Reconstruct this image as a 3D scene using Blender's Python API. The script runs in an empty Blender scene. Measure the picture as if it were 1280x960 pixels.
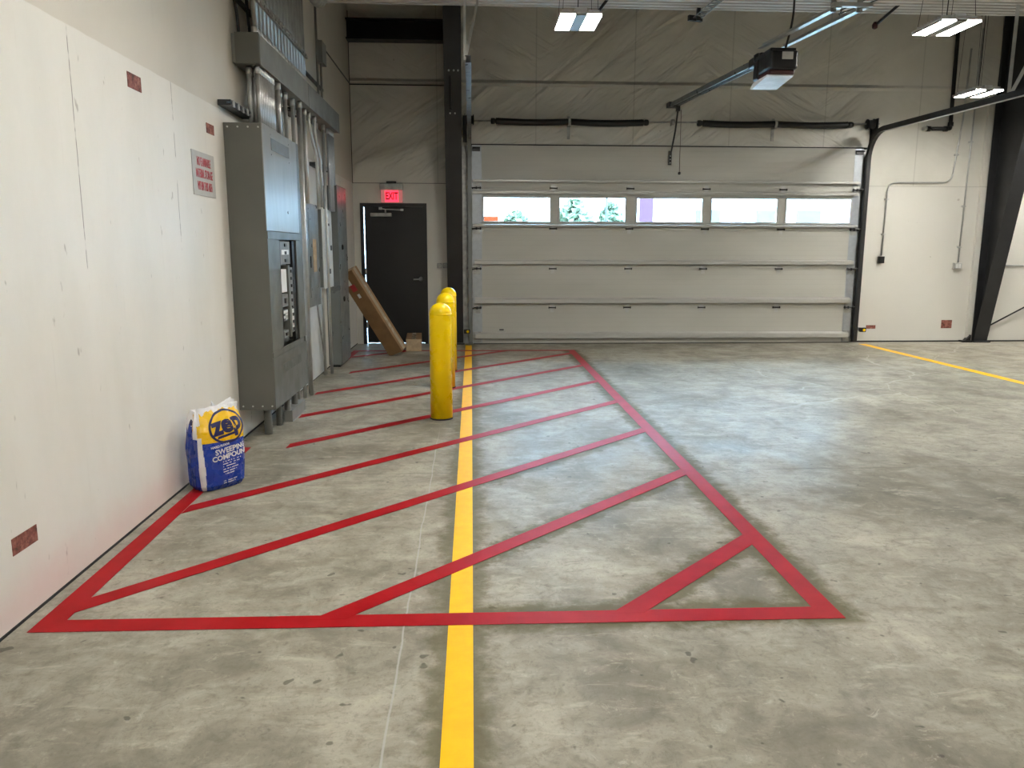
import bpy, bmesh, math, random
from mathutils import Vector, Matrix
random.seed(7)
PI = math.pi
scn = bpy.context.scene
COL = scn.collection

# ------------------------------------------------------------------ camera
F_PX, PITCH, YAW, ROLL = 968.782, 0.172252, 0.0521945, -0.0024634
cp, sp, cy, sy = math.cos(PITCH), math.sin(PITCH), math.cos(YAW), math.sin(YAW)
fw = Vector((sy*cp, cy*cp, -sp)); ri = Vector((cy, -sy, 0)); dn = fw.cross(ri)
ri2 = ri*math.cos(ROLL)+dn*math.sin(ROLL); dn2 = -ri*math.sin(ROLL)+dn*math.cos(ROLL)
cd = bpy.data.cameras.new('camera'); cam = bpy.data.objects.new('camera', cd); COL.objects.link(cam)
cd.sensor_width = 36; cd.sensor_fit = 'HORIZONTAL'; cd.lens = F_PX/1280*36; cd.clip_start = 0.05; cd.clip_end = 400
m = Matrix.Identity(4)
for i in range(3):
    m[i][0] = ri2[i]; m[i][1] = -dn2[i]; m[i][2] = -fw[i]
m[0][3], m[1][3], m[2][3] = 0, 0, 1.5
cam.matrix_world = m
scn.camera = cam
vs = scn.view_settings
scn.display_settings.display_device = 'sRGB'
vs.view_transform = 'Standard'; vs.look = 'None'; vs.gamma = 1.0; vs.use_curve_mapping = False
vs.exposure = 2.32

# ------------------------------------------------------------------ materials
class NT:
    def __init__(s, name):
        s.m = bpy.data.materials.new(name); s.m.use_nodes = True
        s.t = s.m.node_tree; s.n = s.t.nodes; s.l = s.t.links
        s.b = s.n['Principled BSDF']; s.o = s.n['Material Output']
    def node(s, ty, **kw):
        n = s.n.new(ty)
        for k, v in kw.items(): setattr(n, k, v)
        return n
    def put(s, sock, v):
        if isinstance(v, bpy.types.NodeSocket): s.l.new(v, sock)
        else: sock.default_value = v
    def math(s, op, a, b=None, c=None, clamp=False):
        n = s.node('ShaderNodeMath', operation=op); n.use_clamp = clamp
        s.put(n.inputs[0], a)
        if b is not None: s.put(n.inputs[1], b)
        if c is not None: s.put(n.inputs[2], c)
        return n.outputs[0]
    def mix(s, f, a, b):
        n = s.node('ShaderNodeMix', data_type='RGBA')
        s.put(n.inputs[0], f); s.put(n.inputs[6], a); s.put(n.inputs[7], b)
        return n.outputs[2]
    def pos(s): return s.node('ShaderNodeNewGeometry').outputs['Position']
    def xyz(s, v=None):
        n = s.node('ShaderNodeSeparateXYZ'); s.l.new(v or s.pos(), n.inputs[0]); return n.outputs
    def scale(s, v, sc):
        n = s.node('ShaderNodeVectorMath', operation='MULTIPLY'); s.l.new(v, n.inputs[0]); n.inputs[1].default_value = sc
        return n.outputs[0]
    def noise(s, v, sc, det=4, rough=.55, dist=0):
        n = s.node('ShaderNodeTexNoise'); s.l.new(v, n.inputs['Vector'])
        n.inputs['Scale'].default_value = sc; n.inputs['Detail'].default_value = det
        n.inputs['Roughness'].default_value = rough; n.inputs['Distortion'].default_value = dist
        return n.outputs['Fac']
    def ramp(s, f, stops):
        n = s.node('ShaderNodeValToRGB'); s.put(n.inputs[0], f); e = n.color_ramp.elements
        while len(e) > 1: e.remove(e[-1])
        for i, (p, c) in enumerate(stops):
            q = e[0] if i == 0 else e.new(p)
            q.position = p; q.color = c if len(c) == 4 else (*c, 1)
        return n.outputs[0]
    def smooth(s, f, a, b, lo=0., hi=1.):
        n = s.node('ShaderNodeMapRange', interpolation_type='SMOOTHSTEP'); s.put(n.inputs[0], f)
        for i, v in enumerate((a, b, lo, hi)): n.inputs[i+1].default_value = v
        return n.outputs[0]
    def bump(s, h, st=.3, d=.01):
        n = s.node('ShaderNodeBump'); s.l.new(h, n.inputs['Height']); n.inputs['Strength'].default_value = st
        n.inputs['Distance'].default_value = d; s.l.new(n.outputs[0], s.b.inputs['Normal'])
    def set(s, col=None, rough=None, metal=None, spec=None, emis=None, es=None):
        if col is not None: s.put(s.b.inputs['Base Color'], col if not isinstance(col, tuple) or len(col) == 4 else (*col, 1))
        if rough is not None: s.put(s.b.inputs['Roughness'], rough)
        if metal is not None: s.put(s.b.inputs['Metallic'], metal)
        if spec is not None: s.put(s.b.inputs['Specular IOR Level'], spec)
        if emis is not None: s.b.inputs['Emission Color'].default_value = (*emis, 1); s.b.inputs['Emission Strength'].default_value = es
        return s.m

def simple(name, c, rough=.5, metal=0., var=.12, sc=8, bump=0., spec=.5, stretch=(1, 1, 1)):
    """procedural: base colour with slight noise wear"""
    k = NT(name)
    p = k.scale(k.pos(), stretch)
    f = k.noise(p, sc, 5)
    a = tuple(max(0, x*(1-var)) for x in c)+(1,); b = tuple(min(1, x*(1+var)) for x in c)+(1,)
    col = k.mix(k.smooth(f, .3, .7), a, b)
    r = k.smooth(k.noise(p, sc*1.7, 3), .3, .7, max(.03, rough-.06), min(1, rough+.06))
    if bump: k.bump(k.noise(p, sc*3, 4), bump, .004)
    return k.set(col, r, metal, spec)

M = {}
def mats():
    # --- floor: power-trowelled concrete with joints, stains and dark overspray along the painted lines
    k = NT('polished_concrete'); p = k.pos(); x, y, z = k.xyz(p)
    big = k.noise(p, .8, 6, .6, .4); mid = k.noise(k.scale(p, (1, .8, 1)), 3.2, 8, .65, .8); fine = k.noise(p, 26, 6, .7)
    w = k.math('MULTIPLY_ADD', big, .55, k.math('MULTIPLY', mid, .45))
    col = k.ramp(w, [(.34, (.135, .124, .096)), (.44, (.225, .208, .166)), (.54, (.335, .313, .257)), (.66, (.45, .424, .355))])
    grit = k.noise(k.scale(p, (1, .7, 1)), 55, 6, .75); grit2 = k.noise(p, 13, 7, .78, .6)
    col = k.mix(k.smooth(grit2, .50, .66, 0, .5), col, (.15, .138, .108, 1))
    col = k.mix(k.smooth(grit2, .44, .32, 0, .45), col, (.50, .47, .39, 1))
    col = k.mix(k.smooth(grit, .52, .68, 0, .4), col, (.13, .12, .092, 1))
    streak = k.noise(k.scale(p, (.55, 1.5, 1)), 7, 9, .72, .5)
    col = k.mix(k.smooth(streak, .50, .66, 0, .5), col, (.19, .172, .130, 1))
    col = k.mix(k.smooth(streak, .46, .32, 0, .5), col, (.47, .435, .35, 1))
    swirl = k.noise(k.scale(p, (2.2, 1, 1)), 4.5, 10, .75, 2.2)
    col = k.mix(k.smooth(swirl, .52, .70, 0, .38), col, (.17, .155, .118, 1))
    col = k.mix(k.smooth(swirl, .38, .28, 0, .30), col, (.48, .45, .37, 1))
    col = k.mix(k.smooth(fine, .55, .75, 0, .35), col, (.13, .12, .095, 1))
    pits = k.noise(p, 7, 2, .5); pit2 = k.noise(p, 19, 1, .4)
    col = k.mix(k.smooth(k.math('MULTIPLY', pits, pit2), .425, .465, 0, .6), col, (.05, .047, .038, 1))
    # overspray grime hugging the lines right of the yellow lane line
    n1 = k.math('MULTIPLY_ADD', k.noise(p, 9, 5, .7), .24, -.13)
    def near(d, half, wd):   # 1 at the line, 0 beyond
        e = k.math('ADD', k.math('SUBTRACT', d, half), n1)
        return k.smooth(e, 0., wd, 1., 0.)
    dx = k.math('ABSOLUTE', k.math('SUBTRACT', x, 1.487))
    inY = k.math('MULTIPLY', k.smooth(y, 2.84, 2.90), k.smooth(y, 11.65, 11.55))
    inX = k.math('MULTIPLY', k.smooth(x, -.14, -.04), k.smooth(x, 1.62, 1.55))
    g1 = k.math('MULTIPLY', near(dx, .05, .11), inY)
    g2 = k.math('MULTIPLY', near(k.math('ABSOLUTE', k.math('SUBTRACT', y, 2.99)), .05, .11), inX)
    t = k.math('SUBTRACT', k.math('SUBTRACT', y, x), 2.352-.62)
    t = k.math('ABSOLUTE', k.math('SUBTRACT', k.math('FLOORED_MODULO', t, 1.236), .62))
    g3 = k.math('MULTIPLY', near(k.math('MULTIPLY', t, .707), .05, .07), k.math('MULTIPLY', inX, inY))
    g3 = k.math('MULTIPLY', g3, k.smooth(y, 9., 3.2, .25, .95))
    g4 = k.math('MULTIPLY', near(k.math('ABSOLUTE', k.math('ADD', x, .052)), .05, .10), .8)
    g = k.math('MAXIMUM', k.math('MAXIMUM', g1, g2), k.math('MAXIMUM', g3, g4))
    col = k.mix(k.math('MULTIPLY', g, .85), col, (.105, .092, .045, 1))
    # saw cut joints
    wob = k.math('MULTIPLY_ADD', k.noise(p, 2.3, 4), .03, -.015)
    j1 = k.smooth(k.math('ABSOLUTE', k.math('ADD', k.math('ADD', x, .277), wob)), .0022, .0055, 1, 0)
    j1 = k.math('MULTIPLY', j1, k.smooth(y, 6.6, 5.6))
    col = k.mix(k.math('MULTIPLY', j1, .75), col, (.40, .39, .37, 1))
    j2 = k.smooth(k.math('ABSOLUTE', k.math('SUBTRACT', y, 5.1)), .003, .008, 1, 0)
    col = k.mix(k.math('MULTIPLY', j2, .45), col, (.10, .095, .08, 1))
    # hairline cracks towards the right
    v = k.node('ShaderNodeTexVoronoi', feature='DISTANCE_TO_EDGE'); v.inputs['Scale'].default_value = .33
    dist = k.node('ShaderNodeVectorMath', operation='ADD'); k.l.new(p, dist.inputs[0])
    nn = k.node('ShaderNodeTexNoise'); k.l.new(p, nn.inputs['Vector']); nn.inputs['Scale'].default_value = 1.4; nn.inputs['Detail'].default_value = 5
    k.l.new(k.scale(nn.outputs['Color'], (.6, .6, 0)), dist.inputs[1]); k.l.new(dist.outputs[0], v.inputs['Vector'])
    cr = k.math('MULTIPLY', k.smooth(v.outputs['Distance'], .0015, .004, 1, 0), k.smooth(x, 2.6, 3.4))
    col = k.mix(k.math('MULTIPLY', cr, .5), col, (.46, .44, .39, 1))
    rough = k.smooth(k.noise(p, 2.4, 6, .65, .5), .3, .7, .31, .46)
    rough = k.math('ADD', rough, k.math('MULTIPLY', g, .12))
    k.bump(k.math('ADD', k.math('MULTIPLY', grit2, .5), k.math('MULTIPLY', grit, .4)), .16, .005)
    M['floor'] = k.set(col, rough, 0, .05)

    # --- left wall: white painted plywood below 2.5 m, vinyl faced insulation above
    k = NT('painted_plywood_and_vinyl'); p = k.pos(); x, y, z = k.xyz(p)
    n = k.noise(k.scale(p, (1, 1.2, .5)), 1.6, 6, .6)
    low = k.mix(k.smooth(n, .3, .7), (.68, .66, .60, 1), (.74, .72, .665, 1))
    up = k.mix(k.smooth(k.noise(p, .9, 4), .3, .7), (.56, .525, .45, 1), (.62, .585, .51, 1))
    hi = k.smooth(k.math('ADD', z, k.math('MULTIPLY', k.noise(p, 6, 2), .01)), 2.504, 2.512)
    col = k.mix(hi, low, up)
    scuff = k.noise(k.scale(p, (1, 2.2, .9)), 7, 3, .5); sm = k.noise(p, 3.1, 2)
    s2 = k.math('MULTIPLY', k.smooth(scuff, .70, .75), k.math('SUBTRACT', 1, hi))
    col = k.mix(k.math('MULTIPLY', s2, .5), col, (.2, .17, .13, 1))
    streak = k.noise(k.scale(p, (1, 9, .55)), 2.2, 4, .5)
    col = k.mix(k.smooth(streak, .62, .78, 0, .22), col, (.42, .39, .33, 1))
    # panel seams every 4 ft
    wob = k.math('MULTIPLY_ADD', k.noise(p, 3, 3), .016, -.008)
    t = k.math('FLOORED_MODULO', k.math('ADD', k.math('SUBTRACT', y, 3.842-.62), wob), 1.243)
    sd = k.math('ABSOLUTE', k.math('SUBTRACT', t, .62))
    brk = k.smooth(k.noise(k.scale(p, (1, 1, 3)), 2.1, 3), .40, .5)
    vis = k.math('MULTIPLY', k.smooth(z, 1.28, 1.45), k.math('SUBTRACT', 1, hi))
    sm_ = k.math('MULTIPLY', k.math('MULTIPLY', k.smooth(sd, .002, .0055, 1, 0), vis), brk)
    col = k.mix(k.math('MULTIPLY', sm_, .75), col, (.13, .11, .09, 1))
    # pink tint painting in red bounce light at the wall foot, beside the red border
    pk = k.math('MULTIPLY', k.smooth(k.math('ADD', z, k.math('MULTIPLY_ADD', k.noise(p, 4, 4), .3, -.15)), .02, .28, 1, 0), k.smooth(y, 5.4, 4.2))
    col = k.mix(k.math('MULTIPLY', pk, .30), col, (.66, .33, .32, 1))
    k.bump(k.math('ADD', k.noise(p, 5, 5), k.math('MULTIPLY', sm_, -2.)), .12, .01)
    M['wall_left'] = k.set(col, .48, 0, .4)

    # --- back wall: vinyl insulation facing with folds, smooth liner sheets low down
    k = NT('vinyl_insulation_facing'); p = k.pos(); x, y, z = k.xyz(p)
    n = k.noise(p, .8, 5)
    col = k.mix(k.smooth(n, .3, .7), (.56, .545, .485, 1), (.65, .635, .575, 1))
    low = k.math('MULTIPLY', k.smooth(x, 6.3, 6.4), k.smooth(z, 2.52, 2.5))
    col = k.mix(low, col, (.62, .605, .555, 1))
    # stains / specks on the liner sheets
    sp_ = k.noise(p, 11, 2, .5)
    col = k.mix(k.smooth(sp_, .745, .77, 0, .5), col, (.30, .25, .20, 1))
    seam = k.smooth(k.math('ABSOLUTE', k.math('SUBTRACT', z, 2.507)), .003, .008, .35, 0)
    vx = k.math('ABSOLUTE', k.math('SUBTRACT', k.math('FLOORED_MODULO', k.math('SUBTRACT', x, .25), 1.52), .76))
    seam = k.math('MAXIMUM', seam, k.math('MULTIPLY', k.smooth(vx, .004, .012, .28, 0), k.smooth(z, 2.5, 2.52)))
    col = k.mix(seam, col, (.2, .19, .16, 1))
    # folds: distorted diagonal waves + soft swelling
    rot = k.node('ShaderNodeMapping'); k.l.new(p, rot.inputs[0]); rot.inputs['Rotation'].default_value = (0, .65, 0)
    wv = k.noise(k.scale(rot.outputs[0], (.4, 1, 2.6)), 1.7, 3, .5, .9)
    rot2 = k.node('ShaderNodeMapping'); k.l.new(p, rot2.inputs[0]); rot2.inputs['Rotation'].default_value = (0, -.5, 0)
    wv2 = k.noise(k.scale(rot2.outputs[0], (.45, 1, 2.4)), 1.5, 3, .5, .9)
    side = k.smooth(k.noise(p, .45, 1), .42, .58)
    h = k.mix(side, k.node('ShaderNodeRGB').outputs[0], k.node('ShaderNodeRGB').outputs[0])
    mx = k.node('ShaderNodeMix', data_type='FLOAT'); k.put(mx.inputs[0], side); k.put(mx.inputs[2], wv); k.put(mx.inputs[3], wv2)
    ridge = k.smooth(k.math('ABSOLUTE', k.math('SUBTRACT', z, 4.0)), 0., .05, .7, 0)
    soft = k.math('MULTIPLY', k.math('ADD', mx.outputs[0], ridge), k.math('MULTIPLY', k.smooth(z, 2.4, 2.9, .12, 1), k.smooth(x, 6.0, 6.6, 1, .2)))
    k.bump(soft, .8, .12)
    M['wall_back'] = k.set(col, .38, 0, .5)

    M['plain_wall'] = simple('offwhite_liner', (.55, .535, .49), .5, 0, .08, 1.2)
    # --- ribbed deck
    M['deck'] = simple('white_ribbed_deck', (.50, .475, .42), .45, 0, .1, 2.2)
    M['gray_cab'] = simple('grey_enamel', (.112, .114, .098), .42, 0, .05, 3)
    k = NT('grey_enamel_gloss'); p = k.pos()
    c = k.mix(k.smooth(k.noise(p, 2.2, 4), .3, .7), (.32, .305, .275, 1), (.35, .335, .30, 1))
    M['gray_door'] = k.set(c, k.smooth(k.noise(k.scale(p, (1, 6, 1)), 2, 3), .3, .7, .30, .38), .5, .6)
    M['vent'] = simple('grey_vent', (.105, .107, .095), .5)
    M['galv'] = simple('galvanised_steel', (.50, .505, .49), .36, .7, .08, 9, 0, .5)
    M['strut'] = simple('strut_steel', (.47, .47, .44), .36, .32, .02, 3)
    M['galv_dull'] = simple('dull_galvanised_steel', (.36, .365, .35), .45, .6, .2, 12)
    M['galv_blue'] = simple('zinc_sheet', (.38, .41, .44), .42, .4, .06, 14)
    M['conduit_dark'] = simple('dark_grey_conduit', (.30, .305, .29), .4, .6, .12, 6)  # one darker grey for the whole conduit row above the wireway
    M['trough'] = simple('grey_wireway', (.205, .207, .19), .45, .1, .06, 3)
    M['black'] = simple('black_enamel', (.006, .006, .0065), .38, 0, .2, 6)
    M['blackdoor'] = simple('black_door_paint', (.006, .006, .0065), .42, 0, .15, 3)
    M['column'] = simple('dark_primer_steel', (.020, .0205, .022), .42, 0, .18, 2.5)
    M['rubber'] = simple('black_rubber', (.015, .015, .015), .7)
    M['cable'] = simple('black_cable', (.02, .02, .021), .5)
    M['breaker'] = simple('breaker_grey', (.19, .19, .18), .5, 0, .1, 10)
    M['label_w'] = simple('white_label', (.72, .72, .70), .5, 0, .04)
    M['white_box'] = simple('white_enamel', (.60, .61, .59), .38, 0, .04)
    M['bluegrey'] = simple('blue_grey_enamel', (.165, .178, .172), .33, .1, .06, 4)
    M['red_dev'] = simple('red_device', (.50, .05, .05), .4)
    M['sign'] = simple('grey_sign_plate', (.43, .42, .385), .45, 0, .05)
    M['signred'] = simple('red_lettering', (.42, .035, .05), .5, 0, .15, 30)
    k = NT('brown_red_stamp'); p = k.pos()
    f = k.noise(p, 32, 5, .7)
    M['stamp'] = k.set(k.ramp(f, [(.35, (.07, .025, .018)), (.5, (.22, .065, .045)), (.68, (.36, .16, .12))]), .7)
    # overhead door skin with fine pencil ribs
    k = NT('door_skin'); p = k.pos(); x, y, z = k.xyz(p)
    c = k.mix(k.smooth(k.noise(k.scale(p, (.3, 1, 1)), 1.5, 4), .3, .7), (.435, .43, .385, 1), (.485, .48, .435, 1))
    rb = k.math('ABSOLUTE', k.math('SUBTRACT', k.math('FLOORED_MODULO', z, .076), .038))
    rr = k.smooth(rb, 0, .006, 1, 0)
    c = k.mix(k.math('MULTIPLY', rr, .13), c, (.28, .27, .24, 1))
    k.bump(rr, .18, -.003)
    M['door_skin'] = k.set(c, .42, 0, .45)
    M['win_frame'] = simple('grey_window_frame', (.45, .445, .41), .42, 0, .04)
    k = NT('clear_glazing'); k.n.remove(k.b)
    tr = k.node('ShaderNodeBsdfTransparent'); tr.inputs[0].default_value = (.93, .96, .97, 1)
    gl = k.node('ShaderNodeBsdfGlossy'); gl.inputs['Roughness'].default_value = .05
    fr = k.node('ShaderNodeFresnel'); fr.inputs[0].default_value = 1.35
    mxs = k.node('ShaderNodeMixShader'); k.l.new(fr.outputs[0], mxs.inputs[0]); k.l.new(tr.outputs[0], mxs.inputs[1]); k.l.new(gl.outputs[0], mxs.inputs[2])
    k.l.new(mxs.outputs[0], k.o.inputs[0]); M['glass'] = k.m
    M['yellow'] = simple('yellow_sleeve', (1.0, .68, .004), .3, 0, .03, 4, 0, .3)
    k = NT('yellow_line_paint'); p = k.pos()
    c = k.mix(k.smooth(k.noise(p, 14, 5), .3, .75), (.92, .50, .001, 1), (.85, .45, .001, 1))
    c = k.mix(k.smooth(k.noise(p, 40, 4, .8), .70, .78, 0, .5), c, (.4, .3, .1, 1))
    M['yline'] = k.set(c, .45, 0, .15)
    k = NT('red_line_paint'); p = k.pos()
    c = k.mix(k.smooth(k.noise(p, 6, 5), .3, .7), (.30, .006, .009, 1), (.36, .010, .014, 1))
    c = k.mix(k.smooth(k.noise(p, 30, 5, .8), .70, .80, 0, .5), c, (.24, .10, .08, 1))
    M['rline'] = k.set(c, .42, 0, .06)
    M['card'] = simple('brown_cardboard', (.235, .135, .06), .75, 0, .12, 5, .1)
    M['card_edge'] = simple('cardboard_edge', (.42, .31, .19), .8, 0, .15, 14)
    M['tape'] = simple('packing_tape', (.36, .30, .22), .25, 0, .08, 8)
    M['bag_blue'] = simple('blue_bag_film', (.012, .045, .33), .28, 0, .05, 12, .25)
    M['bag_yellow'] = simple('yellow_bag_film', (.82, .50, .01), .3, 0, .08, 12, .25)
    M['bag_white'] = simple('white_bag_film', (.72, .72, .74), .3, 0, .08, 14, .3)
    M['bag_navy'] = simple('navy_bag_print', (.012, .014, .075), .35)
    M['print_w'] = simple('white_print', (.78, .78, .78), .4)
    M['lens_off'] = simple('white_lamp_cover', (.75, .75, .76), .35)
    M['dark_red'] = simple('dark_red_plastic', (.04, .006, .006), .5)
    M['wood'] = simple('weathered_wood', (.36, .28, .19), .7, 0, .2, 9)
    def emit(name, c, s):
        k = NT(name)
        f = k.noise(k.pos(), 30, 2)
        e = k.node('ShaderNodeEmission'); e.inputs[0].default_value = (*c, 1)
        k.l.new(k.smooth(f, .2, .8, s*.96, s*1.04), e.inputs[1])
        k.l.new(e.outputs[0], k.o.inputs[0]); k.n.remove(k.b); return k.m
    M['led'] = emit('lit_lens', (1.0, .968, .90), 44.)
    M['exit_lit'] = emit('lit_exit_face', (1., .02, .04), .95)
    M['exit_dim'] = emit('lit_exit_edge', (1., .30, .28), .09)
    M['leaf'] = simple('tree_leaves', (.058, .074, .038), .6, 0, .4, 3)
    M['bark'] = simple('bark', (.12, .09, .07), .9)
    M['asphalt'] = simple('outdoor_pavement', (.42, .42, .41), .9, 0, .1, .8)
    k = NT('purple_brick'); p = k.pos()
    b = k.node('ShaderNodeTexBrick'); k.l.new(k.scale(p, (1, 1, 1)), b.inputs[0])
    mp = k.node('ShaderNodeMapping'); k.l.new(p, mp.inputs[0]); mp.inputs['Rotation'].default_value = (PI/2, 0, 0); k.l.new(mp.outputs[0], b.inputs[0])
    b.inputs['Scale'].default_value = 4; b.inputs['Color1'].default_value = (.040, .0185, .030, 1); b.inputs['Color2'].default_value = (.045, .022, .034, 1); b.inputs['Mortar'].default_value = (.055, .032, .044, 1)
    M['brick'] = k.set(b.outputs[0], .9, 0, 0.)
    M['stucco'] = simple('pale_stucco', (.62, .63, .64), .85, 0, .04, 1)
    M['bglass'] = simple('blue_window_glass', (.062, .070, .062), .8, 0, .1, 8, 0, 0.)
    M['orange'] = simple('orange_banner', (.075, .0125, .004), .8, 0, .1, 8, 0, 0.)
mats()

# ------------------------------------------------------------------ geometry helpers
def box(bm, x0, x1, y0, y1, z0, z1, mi=0, bev=0.):
    vs_ = [bm.verts.new((x, y, z)) for x in (x0, x1) for y in (y0, y1) for z in (z0, z1)]
    fs = []
    for q in ((0, 1, 3, 2), (4, 6, 7, 5), (0, 4, 5, 1), (2, 3, 7, 6), (0, 2, 6, 4), (1, 5, 7, 3)):
        f = bm.faces.new([vs_[i] for i in q]); f.material_index = mi; fs.append(f)
    if bev:
        ed = list({e for f in fs for e in f.edges})
        r = bmesh.ops.bevel(bm, geom=ed, offset=bev, segments=2, affect='EDGES', profile=.5)
        for f in r['faces']: f.material_index = mi
    return vs_
def obox(bm, c, ax, ay, az, hx, hy, hz, mi=0):
    """oriented box, half sizes along unit axes"""
    c = Vector(c); ax, ay, az = (Vector(a).normalized() for a in (ax, ay, az))
    vs_ = [bm.verts.new(c+ax*hx*i+ay*hy*j+az*hz*k_) for i in (-1, 1) for j in (-1, 1) for k_ in (-1, 1)]
    for q in ((0, 1, 3, 2), (4, 6, 7, 5), (0, 4, 5, 1), (2, 3, 7, 6), (0, 2, 6, 4), (1, 5, 7, 3)):
        f = bm.faces.new([vs_[i] for i in q]); f.material_index = mi
def sweep(bm, pts, prof, up=Vector((0, 0, 1)), mi=0, closed=True, caps=True, smooth=False):
    """sweep a 2-D profile [(side, up)] along a polyline; side = tangent x up"""
    pts = [Vector(p) for p in pts]; rings = []
    prev = None
    for i, p in enumerate(pts):
        a = pts[max(0, i-1)]; b = pts[min(len(pts)-1, i+1)]
        t = (b-a).normalized()
        if prev is None:
            u = up - t*up.dot(t)
            if u.length < 1e-4: u = Vector((0, 1, 0)) - t*t.y
        else: u = prev - t*prev.dot(t)
        u.normalize(); prev = u; s = t.cross(u)
        sc = 1.
        if 0 < i < len(pts)-1:
            d1 = (pts[i]-pts[i-1]).normalized(); c = max(.3, d1.dot(t)); sc = 1
        rings.append([bm.verts.new(p+s*q[0]*sc+u*q[1]*sc) for q in prof])
    n = len(prof)
    for r0, r1 in zip(rings, rings[1:]):
        for j in range(n if closed else n-1):
            f = bm.faces.new((r0[j], r0[(j+1) % n], r1[(j+1) % n], r1[j])); f.material_index = mi; f.smooth = smooth
    if caps and closed:
        for r in (rings[0][::-1], rings[-1]):
            f = bm.faces.new(r); f.material_index = mi
def circ(r, n=10): return [(r*math.cos(2*PI*i/n), r*math.sin(2*PI*i/n)) for i in range(n)]
def tube(bm, pts, r, n=10, mi=0): sweep(bm, pts, circ(r, n), mi=mi, smooth=True)
def bend(pts, rad, n=6):
    """round the corners of a polyline"""
    pts = [Vector(p) for p in pts]; out = [pts[0]]
    for i in range(1, len(pts)-1):
        a = (pts[i-1]-pts[i]); b = (pts[i+1]-pts[i]); d = min(rad, a.length*.49, b.length*.49)
        p0 = pts[i]+a.normalized()*d; p1 = pts[i]+b.normalized()*d
        for k_ in range(n+1):
            t = k_/n; out.append(p0*(1-t)**2+pts[i]*2*t*(1-t)+p1*t*t)
    out.append(pts[-1]); return out
def lathe(bm, prof, c, axis='Z', n=24, mi=0, smooth=True):
    c = Vector(c); rings = []
    for r, h in prof:
        ring = []
        for i in range(n):
            a = 2*PI*i/n; u, v = r*math.cos(a), r*math.sin(a)
            ring.append(bm.verts.new(c+(Vector((u, v, h)) if axis == 'Z' else Vector((h, u, v)) if axis == 'X' else Vector((u, h, v)))))
        rings.append(ring)
    for r0, r1 in zip(rings, rings[1:]):
        for i in range(n):
            f = bm.faces.new((r0[i], r0[(i+1) % n], r1[(i+1) % n], r1[i])); f.smooth = smooth; f.material_index = mi
    for r in (rings[0][::-1], rings[-1]):
        f = bm.faces.new(r); f.material_index = mi
def prism(bm, poly, z0, z1, mi=0, f3=None):
    f3 = f3 or (lambda x, y, z: (x, y, z))
    a = [bm.verts.new(f3(x, y, z0)) for x, y in poly]; b = [bm.verts.new(f3(x, y, z1)) for x, y in poly]
    n = len(poly)
    for fa in ([a[::-1], b]): bm.faces.new(fa).material_index = mi
    for i in range(n): bm.faces.new((a[i], a[(i+1) % n], b[(i+1) % n], b[i])).material_index = mi

ORG = {}
def mk(name, bm, mat, parent=None, origin=None, normals=True):
    """link one mesh object; verts are given in world space"""
    if normals: bmesh.ops.recalc_face_normals(bm, faces=bm.faces[:])
    if parent is not None: o_ = ORG[parent.name]
    elif origin is not None: o_ = Vector(origin)
    else:
        vv = [v.co for v in bm.verts]
        o_ = Vector(((min(v.x for v in vv)+max(v.x for v in vv))/2, (min(v.y for v in vv)+max(v.y for v in vv))/2, min(v.z for v in vv)))
    bmesh.ops.translate(bm, vec=-o_, verts=bm.verts[:])
    me = bpy.data.meshes.new(name); bm.to_mesh(me); bm.free()
    for mm in (mat if isinstance(mat, (list, tuple)) else [mat]): me.materials.append(M[mm] if isinstance(mm, str) else mm)
    o = bpy.data.objects.new(name, me); COL.objects.link(o)
    ORG[o.name] = o_
    if parent is not None: o.parent = parent
    else: o.location = o_
    return o
def B(): return bmesh.new()
def thing(name, label, cat, loc, group=None):
    o = bpy.data.objects.new(name, None); COL.objects.link(o); o.location = loc; o.empty_display_size = .1
    ORG[o.name] = Vector(loc); o['label'] = label; o['category'] = cat
    if group: o['group'] = group
    return o
def tag(o, label, cat, group=None):
    o['label'] = label; o['category'] = cat
    if group: o['group'] = group
    return o
def struct(o, label=None, cat=None):
    o['kind'] = 'structure'
    if label: o['label'] = label; o['category'] = cat
    return o
def copy_tree(src, loc, label=None, group=None, parent=None):
    c = src.copy(); COL.objects.link(c); c.parent = parent
    if parent is None:
        c.location = loc
        if label: c['label'] = label
        if group: c['group'] = group
    ORG[c.name] = Vector(loc)
    for ch in list(src.children): copy_tree(ch, loc, parent=c)
    return c
def text_mesh(txt, size, fn, name, mat, parent, depth=.002, bold=0., align='CENTER', space=1., sub=0):
    """built-in font turned into a mesh and laid on a surface by fn(u, v, d) -> world"""
    cu = bpy.data.curves.new('t', 'FONT'); cu.body = txt; cu.size = size; cu.align_x = align; cu.align_y = 'CENTER'
    cu.offset = bold; cu.extrude = depth/2; cu.space_character = space; cu.resolution_u = 3; cu.space_line = 1.5
    ob = bpy.data.objects.new('t', cu); COL.objects.link(ob)
    dg = bpy.context.evaluated_depsgraph_get(); dg.update()
    me = bpy.data.meshes.new_from_object(ob.evaluated_get(dg))
    bm = B(); bm.from_mesh(me)
    bpy.data.objects.remove(ob); bpy.data.curves.remove(cu); bpy.data.meshes.remove(me)
    if sub: 
        bmesh.ops.triangulate(bm, faces=bm.faces[:])
        bmesh.ops.subdivide_edges(bm, edges=bm.edges[:], cuts=sub)
    for v in bm.verts: v.co = Vector(fn(v.co.x, v.co.y, v.co.z+depth/2))
    return mk(name, bm, mat, parent)

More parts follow.
